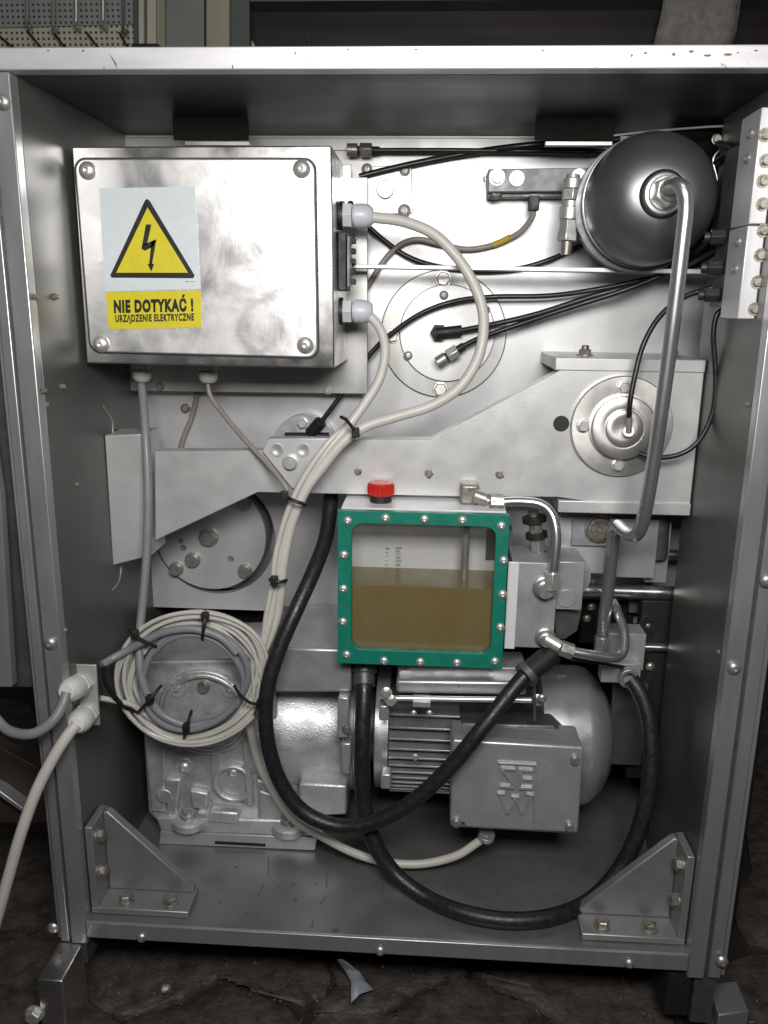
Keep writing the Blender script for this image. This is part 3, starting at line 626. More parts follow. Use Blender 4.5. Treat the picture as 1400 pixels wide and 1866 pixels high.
# end block that passes through the left wall
slab('end_block', [(191, 793), (262, 791), (277, 1012), (206, 1030)], YA - .004, .055, 'arm', arm, bevel=.001)
cp = slab('clamp_plate', [(490, 799), (604, 799), (540, 893), (532, 890), (478, 822)], YA - .008, .0078, 'panel', arm, bevel=.0008)
for (u, v) in ((505, 820), (553, 820)): bolt(cp, u, v, YA - .0082, 12, 'hole', 'zinc')
bolt(cp, 530, 842, YA - .0082, 15, 'cap', 'zinc')
for (u, v) in ((653, 859), (781, 862), (910, 864)): bolt(arm, u, v, YA - .0003, 7, 'cap', 'bolt_dull')
for (u, v, r_) in ((783, 864, 9), (913, 866, 8), (768, 640, 4), (654, 860, 5)):
    rr = random.Random(u); bm = newbm(); Ys = YA - .0002 if v > 700 else D - .0004
    prism(bm, [P(u + r_ * rr.uniform(.5, 1.2) * math.cos(k * .524), v + r_ * rr.uniform(.5, 1.2) * math.sin(k * .524), Ys) for k in range(12)], (0, .00015, 0)); mk('rust_stain', bm, 'rust', arm if v > 700 else cab)
disc('bore', 1023, 772, YA - .0006, 14, .0005, 'black', arm, bevel=0)
bm = newbm(); cyl(bm, P(700, 850, YA + TA + .0003), P(700, 850, D - .0005), .03); mk('pivot_boss', bm, 'dark_steel', arm)
t = thing('rear_flange', P(552, 840, D), 'grey round flange with elbow fitting half hidden behind the swing arm', 'flange')
disc('flange', 556, 812, D - .02, 56, .0198, 'cast_smooth', t); bolt(t, 552, 771, D - .0203, 11, 'hex', 'zinc')
bm = newbm(); cyl(bm, P(566, 790, D - .022), P(585, 768, D - .03), 11 * S(D), n=12); cyl(bm, P(520, 795, D - .022), P(600, 795, D - .022), 7 * S(D), n=12); mk('elbow_fitting', bm, 'black', t, bevel=.0006)
# hub
hb = thing('hub_flange', P(1130, 862, YA), 'polished turned steel hub flange with cable at its centre on the arm', 'hub')
c = P(1131, 776, YA - .0003); s = S(YA)
bm = newbm(); lathe(bm, c, FR, [(0, 88 * s), (.006, 88 * s), (.0075, 86 * s), (.0085, 62 * s), (.0085, 1 * s)], 72); mk('flange', bm, 'turned_face', hb)
bm = newbm(); lathe(bm, c + FR * .0087, FR, [(0, 58 * s), (.004, 58 * s), (.0045, 55 * s), (.0095, 54.5 * s), (.0105, 52 * s), (.0105, 36 * s), (.0085, 35.5 * s), (.0085, 33 * s)], 64); mk('collar', bm, 'turned_face', hb)
bm = newbm(); lathe(bm, c + FR * .0195, FR, [(-.003, 32 * s), (.001, 32 * s), (.002, 30 * s), (.0022, 20 * s), (.0012, 12 * s), (.0012, 1 * s)], 48); mk('end_cap', bm, 'turned_face', hb)
for (u, v) in ((1137, 706), (1063, 776), (1126, 847), (1203, 771)): bolt(hb, u, v, YA - .009, 12, 'hex', 'zinc')
bm = newbm(); cyl(bm, P(1146, 786, YA - .020), P(1146, 786, YA - .034), 9 * s); cyl(bm, P(1146, 788, YA - .034), P(1147, 748, YA - .036), 5 * s); mk('cable_plug', bm, 'bolt', hb)
# eccentric disc
t = thing('eccentric_disc', P(388, 1080, D - .02), 'grey steel eccentric disc with bolts below the slanted arm edge', 'disc')
bm = newbm(); lathe(bm, P(383, 977, D - .010), BK, [(0, 103 * S(D)), (.001, 104.5 * S(D)), (.045, 104.5 * S(D))], 72); mk('disc_plate', bm, 'panel', t)
for (u, v, r, k) in ((381, 978, 19, 'hex'), (352, 1020, 15, 'cap'), (322, 1036, 14, 'cap'), (445, 917, 14, 'cap'), (447, 1040, 14, 'cap'), (421, 1018, 6, 'hole'), (334, 998, 6, 'hole'), (330, 985, 5, 'hole')): bolt(t, u, v, D - .0102, r, k, 'bolt')

# ================================================================== OIL RESERVOIR
YR = .095
rs = thing('oil_reservoir', P(770, 1215, YR + .04), 'oil reservoir with green bolted window frame and red filler cap', 'oil tank')
fq = [P(617, 931, YR), P(932, 938, YR), P(913, 1219, YR), P(614, 1209, YR)]
fx0 = (fq[0].x + fq[3].x) / 2; fx1 = (fq[1].x + fq[2].x) / 2; fz1 = (fq[0].z + fq[1].z) / 2; fz0 = (fq[2].z + fq[3].z) / 2
wq = [P(641, 954, YR), P(906, 960, YR), P(893, 1192, YR), P(640, 1183, YR)]
def ringframe(bm, outer, inner, t_):
    n = len(inner); N_ = [Vector(p) for p in inner]; cen = sum(N_, Vector()) / n
    O = []
    for p in N_:   # nearest angular point on rectangle
        d = p - cen; k = min(((outer[1] - cen.x) / d.x if d.x > 1e-9 else 1e9), ((outer[0] - cen.x) / d.x if d.x < -1e-9 else 1e9), ((outer[3] - cen.z) / d.z if d.z > 1e-9 else 1e9), ((outer[2] - cen.z) / d.z if d.z < -1e-9 else 1e9))
        O.append(cen + d * k)
    for cx in (outer[0], outer[1]):
        for cz in (outer[2], outer[3]):
            j = min(range(n), key=lambda i: (O[i].x - cx) ** 2 + (O[i].z - cz) ** 2); O[j] = V(cx, cen.y, cz)
    dd = V(0, t_, 0); A = [bm.verts.new(p) for p in N_]; B = [bm.verts.new(p) for p in O]; C_ = [bm.verts.new(p + dd) for p in N_]; E_ = [bm.verts.new(p + dd) for p in O]
    for i in range(n):
        j = (i + 1) % n; bm.faces.new((A[i], A[j], B[j], B[i])); bm.faces.new((C_[i], E_[i], E_[j], C_[j])); bm.faces.new((A[i], C_[i], C_[j], A[j])); bm.faces.new((B[i], B[j], E_[j], E_[i]))
wx0 = (wq[0].x + wq[3].x) / 2; wx1 = (wq[1].x + wq[2].x) / 2; wz1 = (wq[0].z + wq[1].z) / 2; wz0 = (wq[2].z + wq[3].z) / 2
inner = roundrect([V(wx0, YR, wz1), V(wx1, YR, wz1), V(wx1, YR, wz0), V(wx0, YR, wz0)], .013, 8)
bm = newbm(); ringframe(bm, (fx0, fx1, fz0, fz1), inner, .008); fr = mk('window_frame', bm, 'green', rs, bevel=.0006)
for (u, v) in ((634, 949), (703, 944), (774, 946), (843, 948), (914, 958), (627, 1011), (626, 1073), (625, 1133), (632, 1193), (700, 1204), (766, 1206), (833, 1208), (902, 1205), (918, 1021), (916, 1083), (912, 1143)): bolt(fr, u, v, YR - .0002, 8.5, 'dome', 'zinc')
bx0, bx1, bz0, bz1 = fx0 + .004, fx1 - .004, fz0 + .004, fz1 - .002; yb0, yb1 = YR + .0125, YR + .085
bm = newbm(); t_ = .002
box(bm, bx0, bx0 + t_, yb0, yb1, bz0, bz1); box(bm, bx1 - t_, bx1, yb0, yb1, bz0, bz1); box(bm, bx0 + t_, bx1 - t_, yb1 - t_, yb1, bz0, bz1); box(bm, bx0 + t_, bx1 - t_, yb0, yb1 - t_, bz0, bz0 + t_)
tb_ = mk('tank_body', bm, 'tin', rs)
hole = .028
bm = newbm(); box(bm, bx0 - .001, bx1 + .001, yb0, yb1, bz1 + .0004, bz1 + .003); mk('tank_top', bm, 'tin', rs, bevel=.0006)
bm = newbm(); prism(bm, roundrect([V(fx0 + .003, YR + .0085, fz1 - .003), V(fx1 - .003, YR + .0085, fz1 - .003), V(fx1 - .003, YR + .0085, fz0 + .003), V(fx0 + .003, YR + .0085, fz0 + .003)], .005), (0, .0035, 0)); mk('sight_glass', bm, 'glass', rs)
zo = P(770, 1070, YR + .0125).z
bm = newbm(); box(bm, bx0 + t_ + .0003, bx1 - t_ - .0003, yb0 + .0004, yb1 - t_ - .0004, bz0 + t_ + .0003, zo); mk('oil', bm, 'oil', rs)
bm = newbm(); x_ = P(848, 1000, YR + .05); cyl(bm, V(x_.x, x_.y, bz1 - .001), V(x_.x, x_.y, bz0 + .012), 7.5 * S(YR + .05)); mk('dip_tube', bm, 'bolt', rs)
yw = yb1 - t_ - .0006
for k, (v0, v1, w0) in enumerate(((997, 1001, 11), (1003, 1007, 8), (1009, 1011, 10), (1014, 1019, 9), (1021, 1024, 11), (1027, 1032, 9))): slab('stamped_mark', [(721, v0), (721 + w0, v0), (721 + w0, v1), (721, v1)], yw, .0004, 'print_faint', tb_, bevel=0)
for k, (v0, v1, w0) in enumerate(((998, 1002, 8), (1006, 1008, 6), (1013, 1014, 8), (1021, 1022, 5), (1028, 1030, 6))): slab('stamped_mark', [(702, v0), (702 + w0, v0), (702 + w0, v1), (702, v1)], yw, .0004, 'print_faint', tb_, bevel=0)
slab('drip_mark', [(787, 1120), (792, 1120), (795, 1212), (788, 1212)], YR - .0004, .0002, 'tin', fr, bevel=0) if False else None
p = P(694, 918, YR + .045)
bm = newbm(); s = S(YR + .045); z0 = bz1 + .0032; lathe(bm, V(p.x, p.y, z0), UP, [(0, 20 * s), (.008, 20 * s)], 30); cap_n = mk('filler_neck', bm, 'black', rs)
bm = newbm(); n = 28; prof = []; lathe(bm, V(p.x, p.y, z0 + .0084), UP, [(0, 22 * s), (.001, 23 * s), (.013, 23 * s), (.0145, 21 * s), (.0145, 1 * s)], 30); cp_ = mk('filler_cap', bm, 'red', rs)
for k in range(18):
    a = 2 * math.pi * k / 18; bm = newbm(); d = V(math.cos(a), math.sin(a), 0); cyl(bm, V(p.x, p.y, z0 + .010) + d * 23.1 * s, V(p.x, p.y, z0 + .021) + d * 23.1 * s, .0011, n=6); mk('grip_rib', bm, 'red', cp_)
# side fittings on the left
for (u, v) in ((612, 960), (612, 1042), (609, 1122)): boltw(rs, V(bx0, YR + .05, P(u, v, YR + .05).z), .006, 'nut', 'zinc', (-1, 0, 0))
# elbow fitting on top right
p = P(856, 920, YR + .05)
bm = newbm(); box(bm, p.x - .012, p.x + .010, p.y - .012, p.y + .012, bz1 + .0032, bz1 + .027); e_ = mk('elbow_block', bm, 'bolt_dull', rs, bevel=.003)
bm = newbm(); q0 = P(866, 903, YR + .035); cyl(bm, q0, q0 + V(.014, -.004, -.004), 12 * s, n=18); cyl(bm, q0 + V(.013, -.004, -.004), P(893, 914, YR + .03), 8 * s); mk('elbow_nose', bm, 'bolt', rs, bevel=.0006)
bm = newbm(); cyl(bm, P(893, 914, YR + .03), P(918, 915, YR + .03), 15 * s, n=6, rot=.2); mk('union_nut', bm, 'bolt_dull', rs, bevel=.0006)

# ================================================================== PUMP BLOCK
YPB = .115
pb_ = thing('pump_block', P(985, 1185, YPB + .03), 'grey rectangular pump block with pipe unions beside the green oil window', 'pump')
rbox('body', 935, 1024, 1008, 1182, YPB, .07, 'block', pb_, .0012); rbox('side_plate', 927, 1024, 938, 1183, YPB - .003, .0028, 'tin', pb_)
rbox('cover', 1009, 1023, 1060, 1112, YPB + .012, .06, 'block', pb_, .001)
disc('round_plug', 1033, 1091, YPB + .010, 18, .0018, 'block', pb_)
disc('rear_housing', 1035, 1052, YPB + .073, 42, .03, 'cast_smooth', pb_)
slab('lower_body', [(1012, 1114), (1060, 1114), (1052, 1150), (1030, 1165), (1012, 1165)], YPB + .03, .04, 'dark_steel', pb_)
for (u, v, r) in ((992, 1070, 22), (993, 1160, 19)):
    c = P(u, v, YPB); bm = newbm(); s = S(YPB); lathe(bm, c, FR, [(0, r * s), (.004, r * s), (.005, (r - 3) * s), (.012, (r - 5) * s), (.013, (r - 8) * s), (.018, (r - 9) * s)], 28); mk('port', bm, 'bolt', pb_)
bm = newbm(); cyl(bm, P(1004, 1074, YPB - .013), P(1006, 1043, YPB - .013), 14 * s, n=6); mk('union_nut', bm, 'zinc', pb_, bevel=.0006)
bm = newbm(); cyl(bm, P(1004, 1084, YPB - .010), P(1005, 1057, YPB - .012), 9 * s); mk('port_neck', bm, 'bolt', pb_)
bm = newbm(); cyl(bm, P(996, 1164, YPB - .012), P(1022, 1180, YPB - .02), 12 * s); mk('port_neck', bm, 'zinc', pb_)
bm = newbm(); cyl(bm, P(1021, 1180, YPB - .02), P(1044, 1188, YPB - .02), 15 * s, n=6); mk('union_nut', bm, 'bolt', pb_, bevel=.0006)
# regulator fitting above the block
rg = thing('regulator_fitting', P(980, 1022, YPB + .04), 'dark threaded regulator valve with hex nuts standing on the pump block', 'valve')
c = P(984, 1022, YPB + .045); s = S(.16)
bm = newbm(); box(bm, P(930, 1, .18).x, P(985, 1, .18).x, .175, .20, P(950, 1020, .18).z, P(950, 965, .18).z); mk('rear_block', bm, 'dark_steel', rg)
for (a, b, r, n, m) in ((0, 14, 13, 6, 'bolt'), (14, 20, 10, 16, 'zinc'), (20, 44, 15, 6, 'bolt'), (44, 54, 20, 24, 'black'), (54, 74, 13, 6, 'bolt_dull'), (74, 84, 22, 24, 'black'), (84, 100, 9, 14, 'bolt_dull')):
    bm = newbm(); cyl(bm, c + UP * a * s + V(-.00012 * a, 0, 0), c + UP * b * s + V(-.00012 * b, 0, 0), r * s, n=n); mk('stack_ring', bm, m, rg, bevel=.0005)

# pipes
def pipe(name, pts, rpx, label, m='pipe', sub=8): return cable(name, pts, rpx, m, label, 'pipe', n=18, sub=sub)
pipe('steel_pipe', [(1221, 342, .062), (1236, 338, .046), (1247, 350, .040), (1250, 380, .040), (1244, 440, .040), (1230, 560, .042), (1212, 700, .046), (1190, 850, .052), (1174, 940, .058), (1162, 972, .066), (1150, 975, .085), (1138, 968, .105), (1126, 958, .128), (1121, 968, .140), (1118, 985, .142), (1110, 1060, .142), (1102, 1120, .142), (1096, 1172, .142)], 12.2, 'long bent steel pipe dropping from the dark tank past the hub')
pipe('steel_pipe', [(915, 915, .125), (950, 914, .125), (985, 919, .122), (1006, 938, .115), (1014, 975, .108), (1011, 1020, .104), (1006, 1058, .103)], 9, 'short curved steel pipe linking the oil reservoir top to pump block')
pipe('steel_pipe', [(1042, 1187, .095), (1075, 1193, .095), (1108, 1198, .098), (1130, 1195, .105), (1138, 1175, .115), (1136, 1145, .13), (1124, 1112, .15), (1118, 1098, .165)], 9, 'hooked steel pipe curling out of the lower pump block union')

# ------------------------------------------------------------------ guide carriage at lower right
YC = .20
t = thing('guide_carriage', P(1130, 1060, YC), 'grey guide carriage block with bearing bush under the swing arm', 'carriage')
rbox('left_plate', 1020, 942, 1112, 1046, YC + .02, .03, 'arm', t); rbox('bearing_plate', 1045, 942, 1115, 996, YC + .012, .0078, 'cast_smooth', t)
rbox('right_plate', 1113, 945, 1192, 1054, YC, .05, 'block', t); rbox('rear_plate', 1186, 945, 1214, 1062, YC + .02, .04, 'cast_smooth', t)
c = P(1092, 963, YC + .0118); s = S(YC); bm = newbm(); lathe(bm, c, FR, [(0, 27 * s), (.003, 27 * s), (.0035, 23 * s), (.006, 22 * s), (.0065, 17 * s), (.005, 15 * s), (.005, 5 * s), (.002, 4 * s), (.002, .5 * s)], 40); mk('bearing_bush', bm, 'bolt_dull', t)
bolt(t, 1150, 1007, YC - .0002, 4, 'hole', 'block')
bm = newbm(); cyl(bm, P(1196, 985, YC + .015) + UP * .04, P(1196, 1015, YC + .015), 20 * s); mk('column', bm, 'dark_steel', t)
bolt(t, 1038, 1052, YC + .04, 12, 'nut', 'bolt_dull', (0, 0, -1)); bolt(t, 1080, 1054, YC + .04, 9, 'nut', 'bolt', (0, 0, -1))
bm = newbm(); a = P(1052, 1075, .225); b = P(1214, 1076, .225); cyl(bm, a + V(-.1, 0, 0), V(.764, a.y, a.z), 13 * S(.225), n=32); mk('guide_shaft', bm, 'turned', label='bright polished horizontal guide shaft between pump block and right wall', cat='shaft')
bm = newbm(); a = P(1170, 1020, .30); cyl(bm, V(a.x, .24, P(1200, 1010, .24).z), V(.764, .24, P(1200, 1010, .24).z), 9 * S(.24), n=24); mk('guide_shaft', bm, 'turned', label='short bright shaft stub beside the guide carriage column', cat='shaft')
bm = newbm(); a = P(1150, 1178, .21); cyl(bm, a, V(.764, a.y, a.z), 8 * S(.2), n=24); mk('guide_shaft', bm, 'turned', label='short bright shaft stub below the long guide shaft', cat='shaft')
t = thing('terminal_bracket', P(1140, 1225, .17), 'grey block under the hooked pipe holding the thick black hose end', 'bracket')
rbox('block', 1110, 1154, 1172, 1222, .168, .035, 'block', t); rbox('lower_plate', 1098, 1208, 1166, 1246, .152, .02, 'cast_smooth', t)
bm = newbm(); cyl(bm, P(1097, 1168, .142) + UP * .006, P(1095, 1192, .142), 15 * S(.14), n=6); mk('pipe_nut', bm, 'bolt', t, bevel=.0006)
disc('hose_ring', 1147, 1238, .140, 19, .010, 'bolt', t, rin=12)
rbox('support_leg', 1120, 1246, 1168, 1395, .20, .012, 'dark_steel', t)
t = thing('dark_drive_unit', P(1140, 1200, .26), 'black drive unit in the shadows behind the hooked pipe', 'drive unit')
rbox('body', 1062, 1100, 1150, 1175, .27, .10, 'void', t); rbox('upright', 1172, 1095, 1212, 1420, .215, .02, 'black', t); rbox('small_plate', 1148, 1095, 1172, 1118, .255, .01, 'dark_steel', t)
for (u, v, y, r) in ((1181, 1140, .214, 5), (1185, 1215, .214, 9), (1078, 1106, .268, 8), (1070, 1127, .268, 8)): bolt(t, u, v, y, r, 'dome', 'bolt_dull')
disc('knob', 1182, 1138, .2135, 18, .0012, 'black', t)
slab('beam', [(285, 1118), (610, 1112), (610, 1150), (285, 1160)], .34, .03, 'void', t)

# ================================================================== GEAR MOTOR
YG = .150
gm = thing('gear_motor', PZ(480, 1540, .0005), 'silver cast gear motor with finned body bolted to the base plate', 'gear motor')
hs = slab('gear_housing', [(258, 1292), (268, 1205), (470, 1200), (500, 1240), (520, 1500), (292, 1505), (270, 1480)], YG + .012, .13, 'cast', gm, bevel=.004, seg=3)
slab('foot_plate', [(292, 1516), (578, 1527), (574, 1550), (290, 1538)], YG - .004, .13, 'cast_smooth', gm, bevel=.0008)
slab('foot_front', [(284, 1490), (520, 1495), (590, 1505), (590, 1526), (292, 1515)], YG - .002, .12, 'cast', gm, bevel=.003)
slab('foot_rib', [(380, 1478), (435, 1482), (435, 1504), (380, 1500)], YG - .004, .016, 'cast', gm, bevel=.003)
for (u, v) in ((346, 1484), (528, 1494)):
    bm = newbm(); c = P(u, v, YG + .005); lathe(bm, c + V(0, 0, -.013), UP, [(0, 38 * S(YG)), (.008, 36 * S(YG)), (.013, 26 * S(YG))], 28); mk('foot_boss', bm, 'cast', gm)
    boltw(gm, c + V(0, -.004, 0), .0125, 'nut', 'bolt', V(0, -.5, .86), 'foot_bolt')
slab('side_boss', [(470, 1440), (540, 1462), (560, 1500), (470, 1498)], YG, .05, 'cast', gm, bevel=.004)
# relief rings and covers on the housing
disc('bearing_seat', 372, 1300, YG + .004, 92, .009, 'cast', gm, bevel=.002)
disc('seat_ring', 372, 1300, YG - .003, 84, .0068, 'cast', gm, rin=74, bevel=.002)
for (u, v) in ((322, 1252), (421, 1253)): bolt(gm, u, v, YG + .0033, 21, 'hole', 'cast', name='counterbore')
for (u, v) in ((336, 1398), (425, 1407)): bolt(gm, u, v, YG + .0116, 19, 'hole', 'cast', name='counterbore')
slab('foot_slot', [(392, 1533), (484, 1538), (484, 1543), (392, 1538)], YG - .0046, .0005, 'black', gm, bevel=0)
disc('bearing_seat', 396, 1322, YG + .006, 60, .0058, 'cast', gm, bevel=.002)
disc('seat_ring', 424, 1430, YG + .004, 42, .0078, 'cast', gm, rin=33, bevel=.002)
slab('rib', [(385, 1372), (402, 1372), (402, 1440), (385, 1440)], YG + .0065, .0053, 'cast', gm, bevel=.001)
slab('rib', [(262, 1335), (300, 1340), (302, 1480), (276, 1480)], YG + .007, .0048, 'cast', gm, bevel=.002)
slab('rib', [(300, 1420), (330, 1420), (322, 1492), (304, 1492)], YG + .003, .009, 'cast', gm, bevel=.003)
for (u, v, y) in ((279, 1331, .0065), (336, 1398, .0117), (425, 1407, .0117), (322, 1252, .0035), (421, 1253, .0035)): bolt(gm, u, v, YG + y, 13, 'dome', 'zinc')
bolt(gm, 372, 1251, YG + .0035, 13, 'cap', 'bolt_dull')
slab('rib', [(440, 1340), (452, 1340), (462, 1470), (450, 1470)], YG + .004, .008, 'cast', gm, bevel=.002)
slab('rib', [(300, 1352), (372, 1352), (372, 1362), (300, 1362)], YG + .005, .007, 'cast', gm, bevel=.002)
slab('rib', [(345, 1440), (380, 1446), (378, 1476), (350, 1474)], YG + .002, .01, 'cast', gm, bevel=.003)
slab('rib', [(466, 1420), (508, 1436), (512, 1452), (470, 1438)], YG + .001, .011, 'cast', gm, bevel=.003)
disc('oil_plug', 300, 1452, YG + .002, 16, .006, 'cast', gm, bevel=.001)
# barrel towards the motor
AY = .235; am = P(640, 1318, AY); s = S(AY)
def xl_(u): return P(u, 1318, AY).x
bm = newbm(); lathe(bm, V(xl_(470), AY, am.z), RT, [(0, 118 * s), (xl_(560) - xl_(470), 118 * s), (xl_(600) - xl_(470), 104 * s), (xl_(632) - xl_(470), 108 * s)], 48); mk('barrel', bm, 'cast', gm, ang=50)
slab('barrel_top', [(500, 1180), (640, 1184), (640, 1262), (500, 1262)], AY - .105, .17, 'cast_smooth', gm, bevel=.003)
slab('barrel_foot', [(545, 1428), (632, 1432), (632, 1485), (545, 1490)], AY - .085, .14, 'cast', gm, bevel=.003)
slab('cover_strip', [(490, 1140), (640, 1142), (640, 1178), (490, 1178)], AY - .02, .1, 'dark_steel', gm)
bm = newbm(); lathe(bm, V(xl_(632), AY, am.z), RT, [(0, 122 * s), (.016, 124 * s), (.0165, 118 * s), (.024, 116 * s)], 56); mk('adapter_flange', bm, 'cast_smooth', gm)
slab('flange_lug', [(616, 1270), (636, 1272), (634, 1345), (614, 1345)], AY - .116, .02, 'cast_smooth', gm, bevel=.002); slab('flange_lug', [(622, 1355), (640, 1355), (638, 1412), (622, 1410)], AY - .11, .02, 'cast_smooth', gm, bevel=.002)
bolt(gm, 632, 1328, AY - .1163, 9, 'cap', 'bolt_dull')
bm = newbm(); lathe(bm, V(xl_(664), AY, am.z), RT, [(0, 70 * s), (xl_(690) - xl_(664), 70 * s)], 32); mk('shaft_neck', bm, 'dark_steel', gm)
bm = newbm(); lathe(bm, V(xl_(688), AY, am.z), RT, [(0, 112 * s), (.001, 116 * s), (xl_(712) - xl_(688), 116 * s), (xl_(713) - xl_(688), 100 * s)], 56); mf_ = mk('motor_flange', bm, 'motor_paint', gm)
x0 = xl_(713); x1 = xl_(985); bm = newbm(); lathe(bm, V(x0, AY, am.z), RT, [(0, 94 * s), (x1 - x0, 94 * s)], 40); mk('stator', bm, 'dark_steel', gm)
# cooling fins: each a thin plate along the axis
for k in range(14):
    zz = am.z + (-114 + k * (9 + .42 * k)) * s; yy = AY - math.sqrt(max((122 * s) ** 2 - (zz - am.z) ** 2, (40 * s) ** 2))
    bm = newbm(); box(bm, x0 + .001, x1 - .004, yy, yy + .05, zz - .0013, zz + .0013); mk('cooling_fin', bm, 'motor_paint', gm, bevel=.0005)
slab('top_cover', [(724, 1213), (960, 1217), (960, 1240), (724, 1236)], AY - .09, .05, 'motor_paint', gm, bevel=.002)
slab('upper_shell', [(722, 1240), (960, 1243), (960, 1268), (722, 1264)], AY - .105, .05, 'motor_paint', gm, bevel=.004, seg=3)
bm = newbm(); cyl(bm, P(700, 1272, AY - .115), P(985, 1276, AY - .115), 5 * s, n=14); mk('tie_rod', bm, 'zinc', gm)
for (u, v) in ((704, 1262), (712, 1276), (980, 1275)): bolt(gm, u, v, AY - .118, 12, 'hex', 'zinc')
rbox('lug', 752, 1278, 785, 1290, AY - .122, .02, 'motor_paint', gm)
for u in (754, 783): bolt(gm, u, 1299, AY - .124, 6, 'dome', 'zinc')
bolt(gm, 757, 1379, AY - .123, 7, 'cap', 'zinc')
for (u, v) in ((703, 1425), (700, 1300)): rbox('flange_ear', u - 9, v - 14, u + 9, v + 14, AY - .112, .02, 'motor_paint', gm, .002)
cb = newbm(); xc = xl_(975); Lc = xl_(1102) - xc; RC = 131 * s
lathe(cb, V(xc, AY, am.z - .002), RT, [(0, RC * .98), (.0015, RC), (Lc * .62, RC), (Lc * .72, RC * .97), (Lc * .80, RC * .90), (Lc * .9, RC * .80), (Lc, RC * .62), (Lc, .001)], 64); fc = mk('fan_cowl', cb, 'cowl', gm, ang=50)
bolt(gm, 988, 1272, AY - .135, 9, 'dome', 'bolt')
slab('cowl_edge', [(970, 1205), (976, 1205), (978, 1315), (972, 1315)], AY - .128, .01, 'dark_steel', gm, bevel=.0005)
# terminal box
YTB = .082
tb = slab('terminal_box', [(822, 1350), (1063, 1362), (1054, 1522), (820, 1508)], YTB + .0145, .055, 'motor_paint', gm, bevel=.004, seg=3)
slab('terminal_box_neck', [(840, 1318), (1010, 1322), (1040, 1345), (1040, 1420), (840, 1410)], YTB + .055, .06, 'dark_steel', gm, bevel=.003)  # dark colour puts in the reservoir's shade on the box top
lidp = [(824, 1350), (1064, 1364), (1053, 1522), (968, 1517), (966, 1521), (870, 1513), (868, 1506), (822, 1503)]
ld = slab('terminal_box_lid', [(825, 1348), (1064, 1362), (1054, 1519), (848, 1508), (846, 1500), (820, 1498)], YTB, .0142, 'cast_smooth', gm, bevel=.003, seg=3)
for (u, v) in ((1048, 1384), (832, 1498), (1038, 1506), (843, 1362)): bolt(gm, u, v, YTB - .0003, 10, 'cap', 'bolt')
def relief(pts): slab('relief_mark', pts, YTB - .0034, .0033, 'cast_smooth', ld, bevel=.0006, smooth=False)
# raised emblem: frame, S and E strokes over a W
fp = [(908, 1390), (978, 1394), (976, 1498), (906, 1494)]
relief([(908, 1390), (979, 1394), (979, 1397), (908, 1393)]); relief([(975, 1394), (979, 1394), (976, 1498), (972, 1498)])
for pts in ([(913, 1400), (940, 1402), (940, 1406), (913, 1404)], [(913, 1404), (919, 1404), (939, 1432), (933, 1432)], [(911, 1432), (938, 1434), (938, 1439), (911, 1437)],
            [(945, 1402), (972, 1404), (972, 1409), (945, 1407)], [(945, 1407), (951, 1407), (950, 1434), (944, 1434)], [(953, 1419), (971, 1420), (971, 1424), (953, 1423)], [(944, 1435), (971, 1436), (971, 1441), (944, 1440)],
            [(909, 1448), (915, 1448), (928, 1484), (922, 1484)], [(936, 1456), (942, 1456), (928, 1484), (923, 1482)], [(937, 1456), (942, 1456), (955, 1485), (949, 1485)], [(966, 1450), (972, 1450), (955, 1485), (950, 1483)],
            [(907, 1446), (921, 1447), (921, 1450), (907, 1449)], [(932, 1452), (947, 1453), (947, 1456), (932, 1455)], [(960, 1448), (974, 1449), (974, 1452), (960, 1451)]): relief(pts)
p = P(888, 1518, YTB + .03); gland(gm, V(p.x, p.y, p.z + .002), (-.15, 0, -1), .0105, 'motor_paint', .014)

# ================================================================== GLAND PLATE AT THE LEFT POST
gp = thing('gland_plate', P(150, 1325, .03), 'small steel plate with two cable glands on the left post', 'gland plate')
slab('plate', [(112, 1210), (175, 1212), (182, 1322), (120, 1322)], .03, .003, 'plate_mount', gp)
for (u, v, du, dv, ) in ((150, 1246, 120, 1262), (160, 1300, 138, 1322)):
    a = P(u, v, .0298); b = P(du, dv, -.012); gland(gp, a, b - a, .0135, 'gland_white', .042)

# ================================================================== CABLES
WB = 'white cables of the main bundle'
cable('white_cable', [(648, 394, .175), (690, 397, .175), (740, 405, .172), (795, 430, .168), (845, 485, .165), (876, 550, .162), (881, 605, .16), (868, 660, .155), (835, 708, .15), (785, 740, .142), (720, 760, .135), (665, 778, .128), (625, 806, .122), (590, 848, .118), (555, 897, .115), (530, 960, .112), (516, 1030, .11), (512, 1075, .11), (505, 1120, .11), (490, 1165, .108), (475, 1195, .106)], 9.5, 'white_cable', 'thick off-white cable looping widely from upper gland across the bearing cover')
cable('white_cable', [(648, 568, .175), (672, 575, .173), (694, 602, .168), (702, 640, .16), (692, 690, .15), (662, 740, .138), (625, 788, .128), (590, 828, .121), (560, 868, .117), (536, 910, .114), (512, 980, .11), (502, 1050, .108), (496, 1110, .106), (484, 1160, .104), (470, 1200, .104)], 8.5, 'white_cable', 'off-white cable dropping straight from the lower side gland into the bundle')
cable('white_cable', [(648, 772, .140), (610, 795, .123), (575, 838, .114), (546, 885, .110), (520, 945, .106), (503, 1010, .104), (497, 1060, .102), (486, 1120, .102), (478, 1170, .102), (462, 1215, .102)], 5.5, 'white_cable', 'thinner off-white cable riding on the front of the bundle')
cable('grey_cable', [(379, 700, .185), (384, 722, .183), (405, 752, .175), (445, 800, .155), (485, 843, .14), (512, 875, .126), (527, 905, .122), (521, 960, .122), (508, 1040, .12), (498, 1110, .116), (486, 1180, .112)], 4.6, 'sensor_cable', 'thin grey cable slanting from second bottom gland to the bundle')
